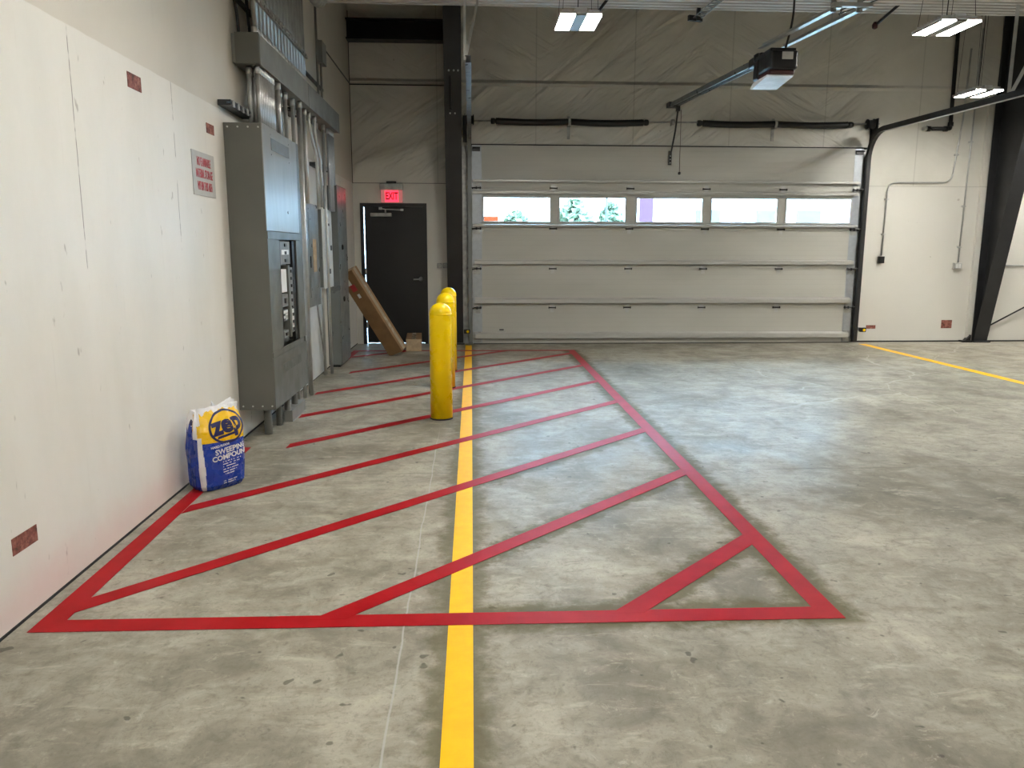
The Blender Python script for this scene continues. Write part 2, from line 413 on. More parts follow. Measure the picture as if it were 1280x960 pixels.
# ------------------------------------------------------------------ room shell
XL, YB = -1.83, 12.45
XR, YR, ZT = 12.5, -7.0, 5.9
b = B(); box(b, XL-.2, XR+.2, YR-.2, YB+.2, -.15, 0.)
struct(mk('floor', b, 'floor'))
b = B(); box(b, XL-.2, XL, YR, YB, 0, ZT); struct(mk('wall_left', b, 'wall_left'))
# back wall with a doorway and the big overhead opening
b = B()
DX0, DX1, DZ = -1.71, -.705, 2.19     # exit door rough opening
GX0, GX1, GZ = .06, 6.15, 3.03        # overhead opening
for a in ((XL-.2, DX0, 0, ZT), (DX0, DX1, DZ, ZT), (DX1, GX0, 0, ZT), (GX0, GX1, GZ, ZT), (GX1, XR+.2, 0, ZT)):
    box(b, a[0], a[1], YB, YB+.2, a[2], a[3])
struct(mk('wall_back', b, 'wall_back'))
b = B(); box(b, XR, XR+.2, YR, YB, 0, ZT); struct(mk('wall_right', b, 'plain_wall'))
b = B(); box(b, XL, XR, YR-.2, YR, 0, ZT); struct(mk('wall_front', b, 'plain_wall'))
b = B(); box(b, XL, XR, YR, YB, ZT, ZT+.15); struct(mk('ceiling', b, 'plain_wall'))
# ribbed deck: trapezoid ribs running left to right
b = B(); prof = []; y = YR; pitch = .105
while y < 9.62:
    prof += [(y, 4.28), (y+.045, 4.28), (y+.06, 4.315), (y+.09, 4.315)]; y += pitch
prof = [q for q in prof if q[0] < 9.60]+[(9.61, 4.28), (9.625, 4.28), (9.625, 4.40)]
prof += [(YR, 4.40)]
for (x0, x1) in ((XL+.002, XR-.002),):
    A = [b.verts.new((x0, p[0], p[1])) for p in prof]; C = [b.verts.new((x1, p[0], p[1])) for p in prof]
    for i in range(len(prof)):
        j = (i+1) % len(prof); b.faces.new((A[i], A[j], C[j], C[i]))
o = mk('ceiling_deck', b, 'deck'); struct(o)
# dark foot of the walls, straps and liner joints
b = B(); box(b, XL, XL+.004, YR, 6.0, 0, .012); box(b, XL, XL+.004, 6., YB, 0, .014); struct(mk('gap_shadow_left', b, 'rubber'))  # black strip painting the shadow gap under the left wall sheets
b = B(); box(b, GX1+.12, XR, YB-.006, YB, 0, .022); struct(mk('baseboard_back', b, 'rubber'))
b = B(); box(b, XL, -.40, YB-.008, YB, 3.945, 3.962); box(b, XL, XL+.008, 10.0, YB-.01, 3.96, 3.978); struct(mk('trim_1', b, 'column'))
b = B(); box(b, XL, DX0+1.45, YB-.004, YB, 2.500, 2.506); box(b, XL+.001, XL+.01, YB-.01, YB, 2.5, 5.); struct(mk('trim_2', b, 'column'))

# ------------------------------------------------------------------ exit door (door_1)
d1 = bpy.data.objects.new('door_1', None); COL.objects.link(d1); d1.location = (-1.2, YB, 0); ORG['door_1'] = Vector((-1.2, YB, 0))
struct(d1, 'black steel exit door under the red lit sign', 'door')
b = B(); box(b, -1.724, -1.672, YB-.02, YB+.16, 0, 2.20); box(b, -.745, -.692, YB-.02, YB+.16, 0, 2.20); box(b, -1.672, -.745, YB-.02, YB+.16, 2.145, 2.20)
mk('door_frame', b, 'black', d1)
b = B(); box(b, -1.661, -.7455, YB+.03, YB+.075, .013, 2.1445, bev=.001); leaf = mk('door_leaf', b, 'blackdoor', d1)
b = B(); box(b, -1.655, -1.648, YB+.022, YB+.05, 2.03, 2.13)
for z in (.25, 1.1): box(b, -1.672, -1.648, YB+.022, YB+.05, z, z+.1)
mk('hinge', b, 'galv_dull', d1)
b = B(); box(b, -1.565, -1.235, YB-.03, YB+.03, 1.995, 2.052, bev=.006); cl = mk('closer_body', b, 'galv_dull', d1)
b = B(); tube(b, [(-1.33, YB-.01, 2.05), (-1.33, YB-.01, 2.10)], .013, 8); sweep(b, [(-1.42, YB-.04, 2.118), (-1.33, YB-.03, 2.106), (-1.07, YB-.10, 2.092)], [(-.012, -.006), (.012, -.006), (.012, .006), (-.012, .006)])
box(b, -1.09, -1.045, YB-.115, YB-.085, 2.08, 2.11); box(b, -1.43, -1.38, YB-.05, YB-.018, 2.10, 2.14)
mk('closer_arm', b, 'galv', d1)
b = B(); lathe(b, [(.034, 0), (.034, -.008), (.014, -.012), (.014, -.045)], (-.80, YB+.03, 1.03), 'Y', 20)
sweep(b, bend([(-.80, YB-.02, 1.03), (-.80, YB-.03, 1.03), (-.915, YB-.03, 1.025)], .012), circ(.011, 8), up=Vector((0, 0, 1)), smooth=True)
mk('door_lever', b, 'galv', d1)
b = B(); box(b, -1.672, -.745, YB-.0, YB+.16, 0.0, .008); mk('threshold', b, 'galv_dull', d1)

# exit sign
ex = thing('exit_sign', 'red lit EXIT sign above the black door', 'exit sign', (-1.22, YB, 2.2))
b = B(); box(b, -1.40, -1.048, YB-.125, YB, 2.396, 2.492, bev=.006); mk('housing', b, 'galv_dull', ex)
b = B(); box(b, -1.30, -1.15, YB-.08, YB, 2.492, 2.526, bev=.004); mk('mounting_canopy', b, 'black', ex)
b = B(); box(b, -1.388, -1.06, YB-.075, YB-.055, 2.205, 2.396); mk('acrylic_panel', b, 'exit_dim', ex)
b = B(); box(b, -1.325, -1.12, YB-.079, YB-.0755, 2.215, 2.385); fc = mk('lit_panel', b, 'exit_lit', ex)
text_mesh('EXIT', .15, lambda u, v, d: (-1.222+u*.62, YB-.080-d, 2.30+v), 'lettering', 'dark_red', ex, .003, .004, sub=0)

# ------------------------------------------------------------------ overhead sectional door (door_2)
d2 = bpy.data.objects.new('door_2', None); COL.objects.link(d2); d2.location = (3.14, 12.4, 0); ORG['door_2'] = Vector((3.14, 12.4, 0))
struct(d2, 'wide white sectional overhead door with a row of five windows', 'garage door')
SY0, SY1 = 12.362, 12.405
Z = [.012, .583, 1.197, 1.819, 2.436, 3.075]
SX0, SX1 = .02, 6.19
WIN = [(.194, 1.236), (1.383, 2.423), (2.602, 3.646), (3.795, 4.848), (5.000, 6.042)]
WZ0, WZ1 = 1.925, 2.292
secs = []
for i in range(5):
    z0, z1 = Z[i]+.0002, Z[i+1]-.0002
    b = B()
    if i == 3:
        xs = [SX0]+[v for w_ in WIN for v in w_]+[SX1]
        box(b, SX0, SX1, SY0, SY1, z0, WZ0); box(b, SX0, SX1, SY0, SY1, WZ1, z1)
        for j in range(0, len(xs), 2): box(b, xs[j], xs[j+1], SY0, SY1, WZ0, WZ1)
    else: box(b, SX0, SX1, SY0, SY1, z0, z1)
    secs.append(mk('section', b, 'door_skin', d2))
for (x0, x1) in WIN:
    b = B(); t = .022
    for a in ((x0-t, x1+t, WZ0-t, WZ0+.006), (x0-t, x1+t, WZ1-.006, WZ1+t), (x0-t, x0+.006, WZ0+.006, WZ1-.006), (x1-.006, x1+t, WZ0+.006, WZ1-.006)):
        box(b, a[0], a[1], SY0-.012, SY0, a[2], a[3], bev=.003)
    mk('window_frame', b, 'win_frame', secs[3])
    b = B(); box(b, x0+.001, x1-.001, SY0+.012, SY0+.018, WZ0+.001, WZ1-.001); mk('window_pane', b, 'glass', secs[3])
for z0, z1 in [(Z[i], Z[i+1]) for i in range(5)]:
    for (x0, x1) in ((SX0, SX0+.148), (SX1-.135, SX1)):
        b = B(); box(b, x0, x1, SY0-.004, SY0, z0+.004, z1-.004); mk('end_stile', b, 'galv_blue', d2)
# horizontal struts: hat channel
def strut(zc, h, x0, x1):
    b = B(); y0 = SY0-.0045
    prof = [(y0, zc-h), (y0-.002, zc-h), (y0-.002, zc-h*.62), (y0-.062, zc-h*.62), (y0-.062, zc-h*.95), (y0-.066, zc-h*.95), (y0-.066, zc+h*.30), (y0-.050, zc+h*.62), (y0-.002, zc+h*.80), (y0-.002, zc+h), (y0, zc+h)]
    A = [b.verts.new((x0, q[0], q[1])) for q in prof]; C = [b.verts.new((x1, q[0], q[1])) for q in prof]
    for i in range(len(prof)): b.faces.new((A[i], A[(i+1) % len(prof)], C[(i+1) % len(prof)], C[i]))
    b.faces.new(A[::-1]); b.faces.new(C)
    return mk('strut', b, 'strut', d2)
for zc, h, x0, x1 in ((2.545, .020, .03, 6.15), (2.372, .026, .03, 6.13), (1.872, .020, .03, 6.15), (1.305, .036, .05, 6.13), (.70, .045, .05, 6.13), (.145, .052, .06, 6.13)):
    strut(zc, h, x0, x1)
# hinges with roller stems
for i in range(1, 5):
    zc = Z[i]
    for x in (1.285, 2.49, 3.70, 4.93):
        b = B(); yy = SY0-.005
        box(b, x-.038, x+.038, yy-.004, yy, zc+.008, zc+.055); box(b, x-.028, x+.028, yy-.004, yy, zc-.075, zc-.008)
        tube(b, [(x-.055, yy-.012, zc), (x+.055, yy-.012, zc)], .010, 8, mi=1)
        for s in (-1, 1): lathe(b, [(.017, -.005), (.017, .005)], (x+s*.055, yy-.012, zc), 'X', 10, mi=1)
        mk('hinge', b, ['galv', 'cable'], d2)
    for x0, s in ((.085, -1), (6.115, 1)):
        b = B(); yy = SY0-.006
        box(b, x0-.055, x0+.055, yy-.004, yy, zc+.008, zc+.07); box(b, x0-.055, x0+.055, yy-.004, yy, zc-.09, zc-.008)
        tube(b, [(x0-.075, yy-.03, zc), (x0+.075, yy-.03, zc)], .009, 8, mi=1)
        tube(b, [(x0+s*.04, yy-.055, zc+.01), (x0+s*.16, yy-.055, zc+.01)], .007, 8)
        for q in (-.06, 0, .06): lathe(b, [(.022, -.008), (.022, .008)], (x0+q, yy-.03, zc), 'X', 10, mi=1)
        mk('end_hinge', b, ['galv_dull', 'cable'], d2)
for x0 in (.085, 6.12):
    b = B(); box(b, x0-.06, x0+.06, SY0-.03, SY0-.006, 2.98, 3.045); tube(b, [(x0-.06, SY0-.05, 3.03), (x0+.06, SY0-.05, 3.03)], .01, 8); mk('top_bracket', b, 'black', d2)
    b = B(); box(b, x0-.06, x0+.06, SY0-.02, SY0-.005, .03, .2); tube(b, [(x0-.05, SY0-.03, .10), (x0+.05, SY0-.03, .10)], .012, 8); mk('bottom_bracket', b, 'galv_dull', d2)
b = B(); box(b, SX0+.01, SX1-.01, SY0+.006, SY1-.006, 0.0, .0125); mk('bottom_seal', b, 'rubber', d2)
b = B(); box(b, .44, .51, SY0-.05, SY0-.005, .225, .242); mk('lock_bar', b, 'black', d2)
# seals round the opening
b = B(); box(b, -.05, 6.26, SY1-.01, YB, 3.070, 3.095); struct(mk('trim_3', b, 'rubber'))
b = B(); box(b, -.135, .055, YB-.012, YB, 0, 3.07); box(b, .055, .07, SY1+.001, YB+.05, 0, 3.07); struct(mk('trim_4', b, 'galv_dull'))
b = B(); box(b, 6.14, 6.155, SY1+.001, YB+.05, 0, 3.07); box(b, 6.155, 6.31, YB-.01, YB, 0, 3.07); struct(mk('trim_5', b, 'galv_dull'))

# ------------------------------------------------------------------ door tracks
def c_prof(s):  # C channel, open towards s
    w_, h_, t = .030, .036, .004
    pr = [(-w_, -h_), (w_, -h_), (w_, -h_+t), (-w_+t, -h_+t), (-w_+t, h_-t), (w_, h_-t), (w_, h_), (-w_, h_)]
    return [(q[0]*s, q[1]) for q in pr]
def track(x, s, label, yend, zend):
    r = .42; zb = 3.31-r; pts = [(x, 12.30, .02), (x, 12.30, zb)]
    for i in range(1, 9):
        a = PI/2*i/8; pts.append((x, 12.30-r+r*math.cos(a), zb+r*math.sin(a)))
    pts.append((x, yend, zend))
    t = thing('door_track', label, 'track', (x, 12.3, 0))
    b = B(); sweep(b, pts, c_prof(s), up=Vector((0, -1, 0)))
    mk('rail', b, 'column' if s > 0 else 'bluegrey', t)  # right rail's dark tone paints in shadow on galvanised steel
    b = B(); box(b, x-.034 if s < 0 else x+.031-.0, x-.031 if s < 0 else x+.034, 12.29, YB-.013, .02, 3.0); mk('angle_bracket', b, 'column' if s > 0 else 'black', t)
    return t
tl = track(-.018, -1, 'left galvanised track of the overhead door beside the dark column', 8.0, 3.325)
tr = track(6.240, 1, 'right dark track curving back from the overhead door under the ceiling', 6.4, 3.22)
b = B(); sweep(b, [(6.240, 11.85, 3.272), (6.240, 6.4, 3.184)], [(-.028, -.005), (.028, -.005), (.028, .0), (-.028, .0)]); mk('edge_highlight', b, 'galv', tr)  # bright strip added for the highlight along the rail's lower edge
# perforated hanger angles on the right track
def perf(b, p0, p1, w=.022, up=(0, 1, 0)):
    p0, p1 = Vector(p0), Vector(p1); sweep(b, [p0, p1], [(-w, -.002), (w, -.002), (w, .002), (-w+.004, .002), (-w+.004, w*1.6), (-w, w*1.6)], up=Vector(up))
hb = B(); perf(hb, (6.29, 9.2, 3.28), (6.29, 9.2, 4.33)); perf(hb, (6.29, 9.16, 3.30), (6.62, 8.9, 4.33)); mk('hanger_angle', hb, 'galv', tr)
hb = B(); perf(hb, (-.05, 8.04, 3.33), (-.05, 8.04, 4.28), .012); perf(hb, (-.04, 8.06, 3.36), (.16, 8.2, 4.28), .012); mk('hanger_angle', hb, 'galv', tl)
# photo eyes
for x, yy, lab in ((-.075, 12.19, 'black and yellow photo eye low on the left track'), (6.335, 12.24, 'black and yellow photo eye low on the right track')):
    e = thing('photo_eye', lab, 'sensor', (x, yy, .18))
    b = B(); box(b, x-.05, x+.05, yy-.03, yy+.03, .19, .26, bev=.008); mk('sensor_body', b, 'black', e)
    b = B(); lathe(b, [(.022, 0), (.022, -.008), (.012, -.01)], (x+.012, yy-.03, .222), 'Y', 16); mk('lens', b, 'yellow', e)
    b = B(); box(b, x-.012, x+.012, yy+.03, yy+.07 if x < 0 else YB-.012, .2, .25); mk('bracket', b, 'galv_dull', e)

# ------------------------------------------------------------------ torsion springs
ts = thing('torsion_spring_assembly', 'two black torsion springs on a shaft above the overhead door', 'garage door springs', (3.15, 12.32, 3.4))
SYc = 12.33; SZ = 3.425
b = B(); tube(b, [(-.07, SYc, SZ), (6.39, SYc, SZ+.02)], .0127, 10); mk('shaft', b, 'galv_dull', ts)
def spring(x0, x1):
    b = B(); n = 150; rings = []; seg = 14; xm = (x0+x1)/2
    for i in range(n+1):
        t = i/n; x = x0+(x1-x0)*t
        d = abs(x-xm)/((x1-x0)/2); zz = SZ-.016*math.sin(PI*d)*1.0
        r = .053 if i % 2 else .046
        if i in (0, n): r = .03
        rings.append([b.verts.new((x, SYc+r*math.cos(2*PI*j/seg), zz+r*math.sin(2*PI*j/seg))) for j in range(seg)])
    for r0, r1 in zip(rings, rings[1:]):
        for j in range(seg): b.faces.new((r0[j], r0[(j+1) % seg], r1[(j+1) % seg], r1[j])).smooth = True
    b.faces.new(rings[0][::-1]); b.faces.new(rings[-1])
    return mk('torsion_spring', b, 'black', ts)
spring(.38, 2.67); spring(3.58, 5.89)
for x0, x1 in ((.31, .38), (2.67, 2.74), (3.50, 3.58), (5.89, 5.97)):
    b = B(); lathe(b, [(.032, 0), (.046, .01), (.046, .05), (.035, x1-x0)], (x0, SYc, SZ), 'X', 16); mk('winding_cone', b, 'black', ts)
for x in (1.515, 4.735):
    b = B(); box(b, x-.022, x+.022, YB-.02, YB-.003, 3.18, 3.52); box(b, x-.018, x+.018, 12.30, YB-.02, 3.36, 3.47); lathe(b, [(.055, -.02), (.055, .02)], (x, SYc, SZ), 'X', 14); mk('center_bracket', b, 'galv_dull', ts)
for x in (3.12,):
    b = B(); lathe(b, [(.03, -.03), (.045, -.02), (.045, .02), (.03, .03)], (x, SYc, SZ+.01), 'X', 14); box(b, x-.012, x+.012, SYc, YB-.003, SZ-.03, SZ+.03); mk('bearing', b, 'galv_dull', ts)
for x in (.0, 6.25):
    b = B(); lathe(b, [(.03, -.07), (.075, -.06), (.075, -.05), (.062, -.045), (.062, .035), (.08, .04), (.08, .05), (.03, .055)], (x, SYc, SZ+.015), 'X', 20); mk('cable_drum', b, 'black', ts)
    b = B(); s = -1 if x < 1 else 1; box(b, x+s*.085-.004, x+s*.085+.004, 12.25, YB-.003, 3.22, 3.52); box(b, x+s*.085-.03, x+s*.085+.03, YB-.014, YB-.004 if s > 0 else YB-.013, 3.12, 3.52); mk('bearing_plate', b, 'column', ts)

# ------------------------------------------------------------------ opener
op = thing('garage_door_opener', 'black ceiling mounted opener with long rail in front of the overhead door', 'garage door opener', (3.12, 8.2, 3.2))
def rz(y): return 3.384+(y-6.6)*.0535
b = B()
for dx in (-.045, .045):
    sweep(b, [(3.12+dx, 12.3, rz(12.3)), (3.12+dx, 8.15, rz(8.15))], [(-.012, -.03), (.012, -.03), (.012, .03), (-.012, .03)])
sweep(b, [(3.12, 12.3, rz(12.3)+.02), (3.12, 8.15, rz(8.15)+.02)], [(-.035, -.004), (.035, -.004), (.035, .004), (-.035, .004)])
mk('rail', b, 'bluegrey', op)
b = B(); sweep(b, [(3.12, 12.2, rz(12.2)-.02), (3.12, 8.3, rz(8.3)-.02)], circ(.009, 6)); mk('chain', b, 'black', op)
b = B(); box(b, 3.04, 3.20, 12.28, YB-.002, 3.66, 3.73); mk('wall_bracket', b, 'column', op)
b = B(); box(b, 3.02, 3.22, 8.40, 8.75, 3.43, 3.53, bev=.015); box(b, 2.985, 3.07, 8.36, 8.50, 3.25, 3.45, bev=.02); box(b, 3.09, 3.2, 8.37, 8.46, 3.28, 3.43, bev=.02); lathe(b, [(.04, 0), (.05, .03), (.05, .08), (.02, .1)], (3.04, 8.50, 3.44), 'Z', 16); mk('gear_housing', b, 'black', op)
b = B(); box(b, 2.99, 3.27, 8.0, 8.36, 3.28, 3.46, bev=.025); box(b, 3.0, 3.26, 8.05, 8.5, 3.462, 3.49, bev=.006); mk('motor_cover', b, 'black', op)
b = B(); box(b, 3.10, 3.21, 7.994, 8.001, 3.37, 3.44); mk('rating_label', b, 'sign', op)
b = B(); box(b, 3.0, 3.25, 8.04, 8.36, 3.235, 3.28, bev=.01); mk('light_housing', b, 'dark_red', op)
b = B(); prism(b, [(8.06, 3.235), (8.06, 3.222), (8.5, 3.175), (8.54, 3.19), (8.45, 3.235)], 2.98, 3.25, f3=lambda a, c_, k_: (k_, a, c_)); mk('lamp_cover', b, 'lens_off', op)
for x in (3.015, 3.235):
    b = B(); sweep(b, [(x, 8.4, rz(8.4)+.085), (x, 6.62, rz(6.62)+.07)], [(-.026, -.004), (.026, -.004), (.026, 0), (-.022, 0), (-.022, .045), (-.026, .045)]); mk('hanger_rail', b, 'galv', op)
    b = B(); sweep(b, [(x-.02, 6.68, rz(6.6)+.05), (x-.02, 6.68, 4.282)], [(-.024, -.003), (.024, -.003), (.024, .003), (-.02, .003), (-.02, .03), (-.024, .03)], up=Vector((0, 1, 0))); mk('hanger_angle', b, 'galv_dull', op)
b = B(); box(b, 2.96, 3.29, 6.60, 6.65, rz(6.6)+.075, rz(6.6)+.105); mk('cross_bar', b, 'galv', op)
b = B(); sweep(b, [(3.165, 12.22, 3.62), (3.15, 12.28, 3.30), (3.11, 12.335, 2.99)], [(-.012, -.005), (.012, -.005), (.012, .005), (-.012, .005)], up=Vector((0, 1, 0))); box(b, 3.14, 3.19, 12.19, 12.26, 3.58, 3.66); mk('door_arm', b, 'black', op)
b = B(); box(b, 3.075, 3.12, 12.325, 12.362, 2.80, 3.01); 
for z in (2.83, 2.88, 2.93): lathe(b, [(.009, 0), (.009, -.006)], (3.0975, 12.325, z), 'Y', 8, mi=1)
mk('door_bracket', b, ['black', 'galv'], op)
b = B(); tube(b, [(3.215, 12.22, 3.60), (3.222, 12.22, 2.68)], .0035, 6); lathe(b, [(.008, 0), (.022, .01), (.022, .035), (.008, .045)], (3.222, 12.22, 2.64), 'Z', 12, mi=1); mk('release_cord', b, ['dark_red', 'black'], op)
o = B(); tube(o, bend([(3.17, 8.1, 3.5), (3.19, 8.0, 3.75), (3.15, 7.9, 3.95), (3.04, 7.75, 4.285)], .25), .011, 8)
mk('power_cord', o, 'cable', op)

# ------------------------------------------------------------------ ceiling lights
def lamp(x, y, z, label):
    t = thing('ceiling_light', label, 'ceiling light', (x, y, z), 'suspended panel lights')
    b = B(); box(b, x-.19, x+.19, y-.25, y+.25, z+.012, z+.03, bev=.003)
    box(b, x-.055, x+.055, y-.22, y+.22, z+.03, z+.075, bev=.008)
    for s in (-1, 1):
        for q in range(8): box(b, x+s*.12-.05, x+s*.12+.05, y-.2+q*.055, y-.195+q*.055, z+.03, z+.06)
    mk('housing', b, 'lens_off', t)
    b = B(); box(b, x-.0515, x+.0515, y-.25, y+.25, z-.003, z+.0118); box(b, x-.19, x-.1845, y-.25, y+.25, z-.003, z+.0118); box(b, x+.1845, x+.19, y-.25, y+.25, z-.003, z+.0118); mk('bezel', b, 'trough', t)
    for s in (-1, 1):
        b = B(); box(b, x+s*.118-.066, x+s*.118+.066, y-.24, y+.24, z, z+.0115); mk('lens', b, 'led', t)
    b = B()
    for sx in (-.16, .16):
        for sy_ in (-.2, .2): tube(b, [(x+sx, y+sy_, z+.025), (x+sx*.8, y+sy_*.5, 4.30)], .0025, 5)
    mk('hanging_wire', b, 'cable', t)
    b = B(); tube(b, [(x, y, z+.07), (x+.01, y, 4.0), (x, y+.02, 4.30)], .005, 6); mk('supply_cord', b, 'cable', t)
    return t
l0 = lamp(.99, 7.55, 3.55, 'lit two panel light hanging over the yellow bollards')
copy_tree(l0, (4.46, 7.52, 3.55), 'lit two panel light hanging right of the opener motor')
# further unseen lights behind and beside the camera, placed for wall and floor brightness
LG = [(8.2, 7.5), (.3, 3.7), (.3, -.2), (4.46, -1.2), (.3, -4.), (9.4, 11.2)]
for (x, y) in LG: copy_tree(l0, (x, y, 3.55), 'unseen lit two panel light hanging outside the framed part of the room')
# one above the bay beside the right column: hangs on its own longer drop past the deck edge
def lamp_far(x, y, z):
    t = lamp(x, y, z, 'lit two panel light hanging beside the right dark column')
    for ch in list(t.children):
        if ch.name.startswith(('hanging_wire', 'supply_cord')):
            me = ch.data.copy(); ch.data = me
            for v in me.vertices:
                if v.co.z > .5: v.co.z += ZT-4.30+.01
lamp_far(6.75, 10.5, 3.55)

# ------------------------------------------------------------------ steel columns and beam
def steel_column(x0, x1, label):
    xc = (x0+x1)/2
    t = thing('steel_column', label, 'column', (xc, 12.3, 0))
    ztop = 5.88; ys = lambda z: 12.375-.205*z
    b = B()
    poly = [(ys(0), 0.02), (ys(ztop), ztop), (12.41, ztop), (12.41, .02)]
    prism(b, poly, xc-.005, xc+.005, f3=lambda a, c_, z: (z, a, c_)); mk('web', b, 'column', t)
    b = B(); prism(b, [(ys(0), .02), (ys(0)-.012, .02), (ys(ztop)-.012, ztop), (ys(ztop), ztop)], x0, x1, f3=lambda a, c_, z: (z, a, c_)); mk('inner_flange', b, 'column', t)
    b = B(); box(b, x0, x1, 12.41, 12.424, .02, ztop); mk('outer_flange', b, 'column', t)
    b = B(); box(b, x0-.02, x1+.02, 12.30, 12.432, 0, .02); mk('base_plate', b, 'column', t)
    b = B()
    for sx in (-.06, .06): lathe(b, [(.018, 0), (.018, .02), (.01, .021), (.01, .045)], (xc+sx, 12.39, .02), 'Z', 8)
    mk('anchor_bolt', b, 'galv_dull', t)
    return t
cl_ = steel_column(-.372, -.135, 'tall dark tapered steel column left of the overhead door')
cr_ = steel_column(8.30, 8.53, 'tall dark leaning steel column at the right end of the wall')
b = B()
for sx in (-.30, -.23, -.17): lathe(b, [(.014, 0), (.014, -.012)], (sx, 12.375-.205*3.98-.012, 3.98), 'Y', 8)
for sx in (-.29, -.22): lathe(b, [(.012, 0), (.012, -.012)], (sx, 12.375-.205*3.42-.012, 3.42), 'Y', 8)
mk('flange_bolt', b, 'galv', cl_)
b = B(); box(b, -.30, -.268, 11.5, 11.62, 3.45, 3.9); o = tag(mk('slim_box', b, 'black'), 'slim black box running down the left dark column', 'electrical box')
b = B(); X0, X1 = XL+.004, -.374
box(b, X0, X1, 12.22, 12.44, 4.82, 4.842); box(b, X0, X1, 12.22, 12.44, 4.55, 4.572); box(b, X0, X1, 12.325, 12.335, 4.572, 4.82)
tag(mk('steel_beam', b, 'black'), 'black steel beam between the left wall and the dark column', 'beam')
# pale vinyl edge wrapped beside the right column
b = B(); prism(b, [(8.20, 0), (8.235, 0), (8.265, 3.95), (8.18, 3.95)], YB-.05, YB-.001, f3=lambda a, c_, z: (a, z, c_)); struct(mk('trim_6', b, 'wall_back'))
b = B(); box(b, 8.10, 8.26, 12.33, 12.449, .0, .03); 
prism(b, [(8.13, .0), (8.25, .0), (8.25, .12)], 12.36, 12.44, f3=lambda a, c_, z: (a, z, c_)); o = tag(mk('base_clip', b, 'black'), 'black base clip at the foot of the right column', 'bracket')
# brace rod & pipe beyond the right column
b = B(); tube(b, [(8.575, 12.40, .275), (9.9, YB-.045, .98)], .013, 8); tag(mk('brace_rod', b, 'black'), 'thin dark brace rod slanting up behind the right column', 'brace rod')
b = B(); tube(b, [(8.62, YB-.012, 1.254), (10.4, YB-.012, 1.254)], .013, 8); tag(mk('horizontal_conduit', b, 'galv'), 'pale horizontal conduit on the wall right of the column', 'conduit')

# ------------------------------------------------------------------ conduits and boxes on the right part of the back wall
yw = YB-.022
b = B(); tube(b, bend([(7.82, yw, 4.6), (7.80, yw, 3.58), (7.70, yw, 2.57), (6.665, yw, 2.56), (6.65, yw, 1.41)], .14), .0135, 10)
rc = thing('bent_conduit', 'bent conduit stepping down the wall to the small black box', 'conduit', (6.65, yw, 1.3)); mk('tube', b, 'galv', rc)
for p in ((7.745, 3.0), (6.66, 2.3), (6.655, 1.75)):
    b = B(); box(b, p[0]-.03, p[0]+.03, yw-.016, YB-.0005, p[1]-.012, p[1]+.012); mk('strap', b, 'galv', rc)
b = B(); box(b, 6.60, 6.69, YB-.06, YB-.0005, 1.29, 1.40, bev=.006); box(b, 6.612, 6.678, YB-.066, YB-.06, 1.30, 1.39, bev=.002)
tag(mk('switch_box', b, 'black'), 'small black control box at the end of the bent conduit', 'switch box')
b = B(); tube(b, [(7.985, yw, 4.9), (7.945, yw, 1.30)], .0125, 10)
sc_ = thing('straight_conduit', 'straight vertical conduit running down to the white outlet box', 'conduit', (7.945, yw, 1.3)); mk('tube', b, 'galv', sc_)
for z in (3.2, 2.2, 1.55):
    b = B(); box(b, 7.925+.011*z-.03, 7.925+.011*z+.03, yw-.015, YB-.0005, z-.012, z+.012); mk('strap', b, 'galv', sc_)
ob_ = thing('outlet_box', 'pale double outlet box at the bottom of the straight conduit', 'outlet', (7.935, YB, 1.2))
b = B(); box(b, 7.87, 8.0, YB-.055, YB-.0005, 1.20, 1.295, bev=.004); mk('box', b, 'galv', ob_)
for x in (7.912, 7.958):
    b = B(); box(b, x-.018, x+.018, YB-.059, YB-.0548, 1.212, 1.282); mk('receptacle', b, 'label_w', ob_)
bp = thing('black_pipe', 'black pipe coming down the wall with an elbow under the right track', 'pipe', (7.56, YB-.06, 3.4))
b = B(); tube(b, bend([(7.545, YB-.06, 5.7), (7.575, YB-.06, 3.41), (7.57, YB-.06, 3.395), (7.19, YB-.06, 3.39)], .05), .030, 10); mk('tube', b, 'black', bp)
for q_, ax_ in (((7.575, YB-.06, 3.46), 'Z'), ((7.50, YB-.06, 3.39), 'X'), ((7.22, YB-.06, 3.39), 'X')):
    b = B(); lathe(b, [(.042, -.03), (.042, .03)], q_, ax_, 12); mk('fitting', b, 'black', bp)
b = B(); lathe(b, [(.034, 0), (.034, -.06), (.02, -.07)], (7.19, YB-.06, 3.39), 'X', 12); mk('cap', b, 'galv', bp)
# outlets left of the dark column
for x, lab in ((-.502, 'round grey outlet cover right of the exit door'), (-.415, 'grey outlet cover tight against the left dark column')):
    e = thing('outlet_cover', lab, 'outlet', (x, YB, 1.2))
    b = B(); box(b, x-.038, x+.038, YB-.03, YB-.0005, 1.20, 1.282, bev=.006); mk('box', b, 'galv_dull', e)
    b = B(); lathe(b, [(.03, 0), (.03, -.006), (.02, -.008)], (x, YB-.03, 1.241), 'Y', 16); mk('cover', b, 'sign', e)
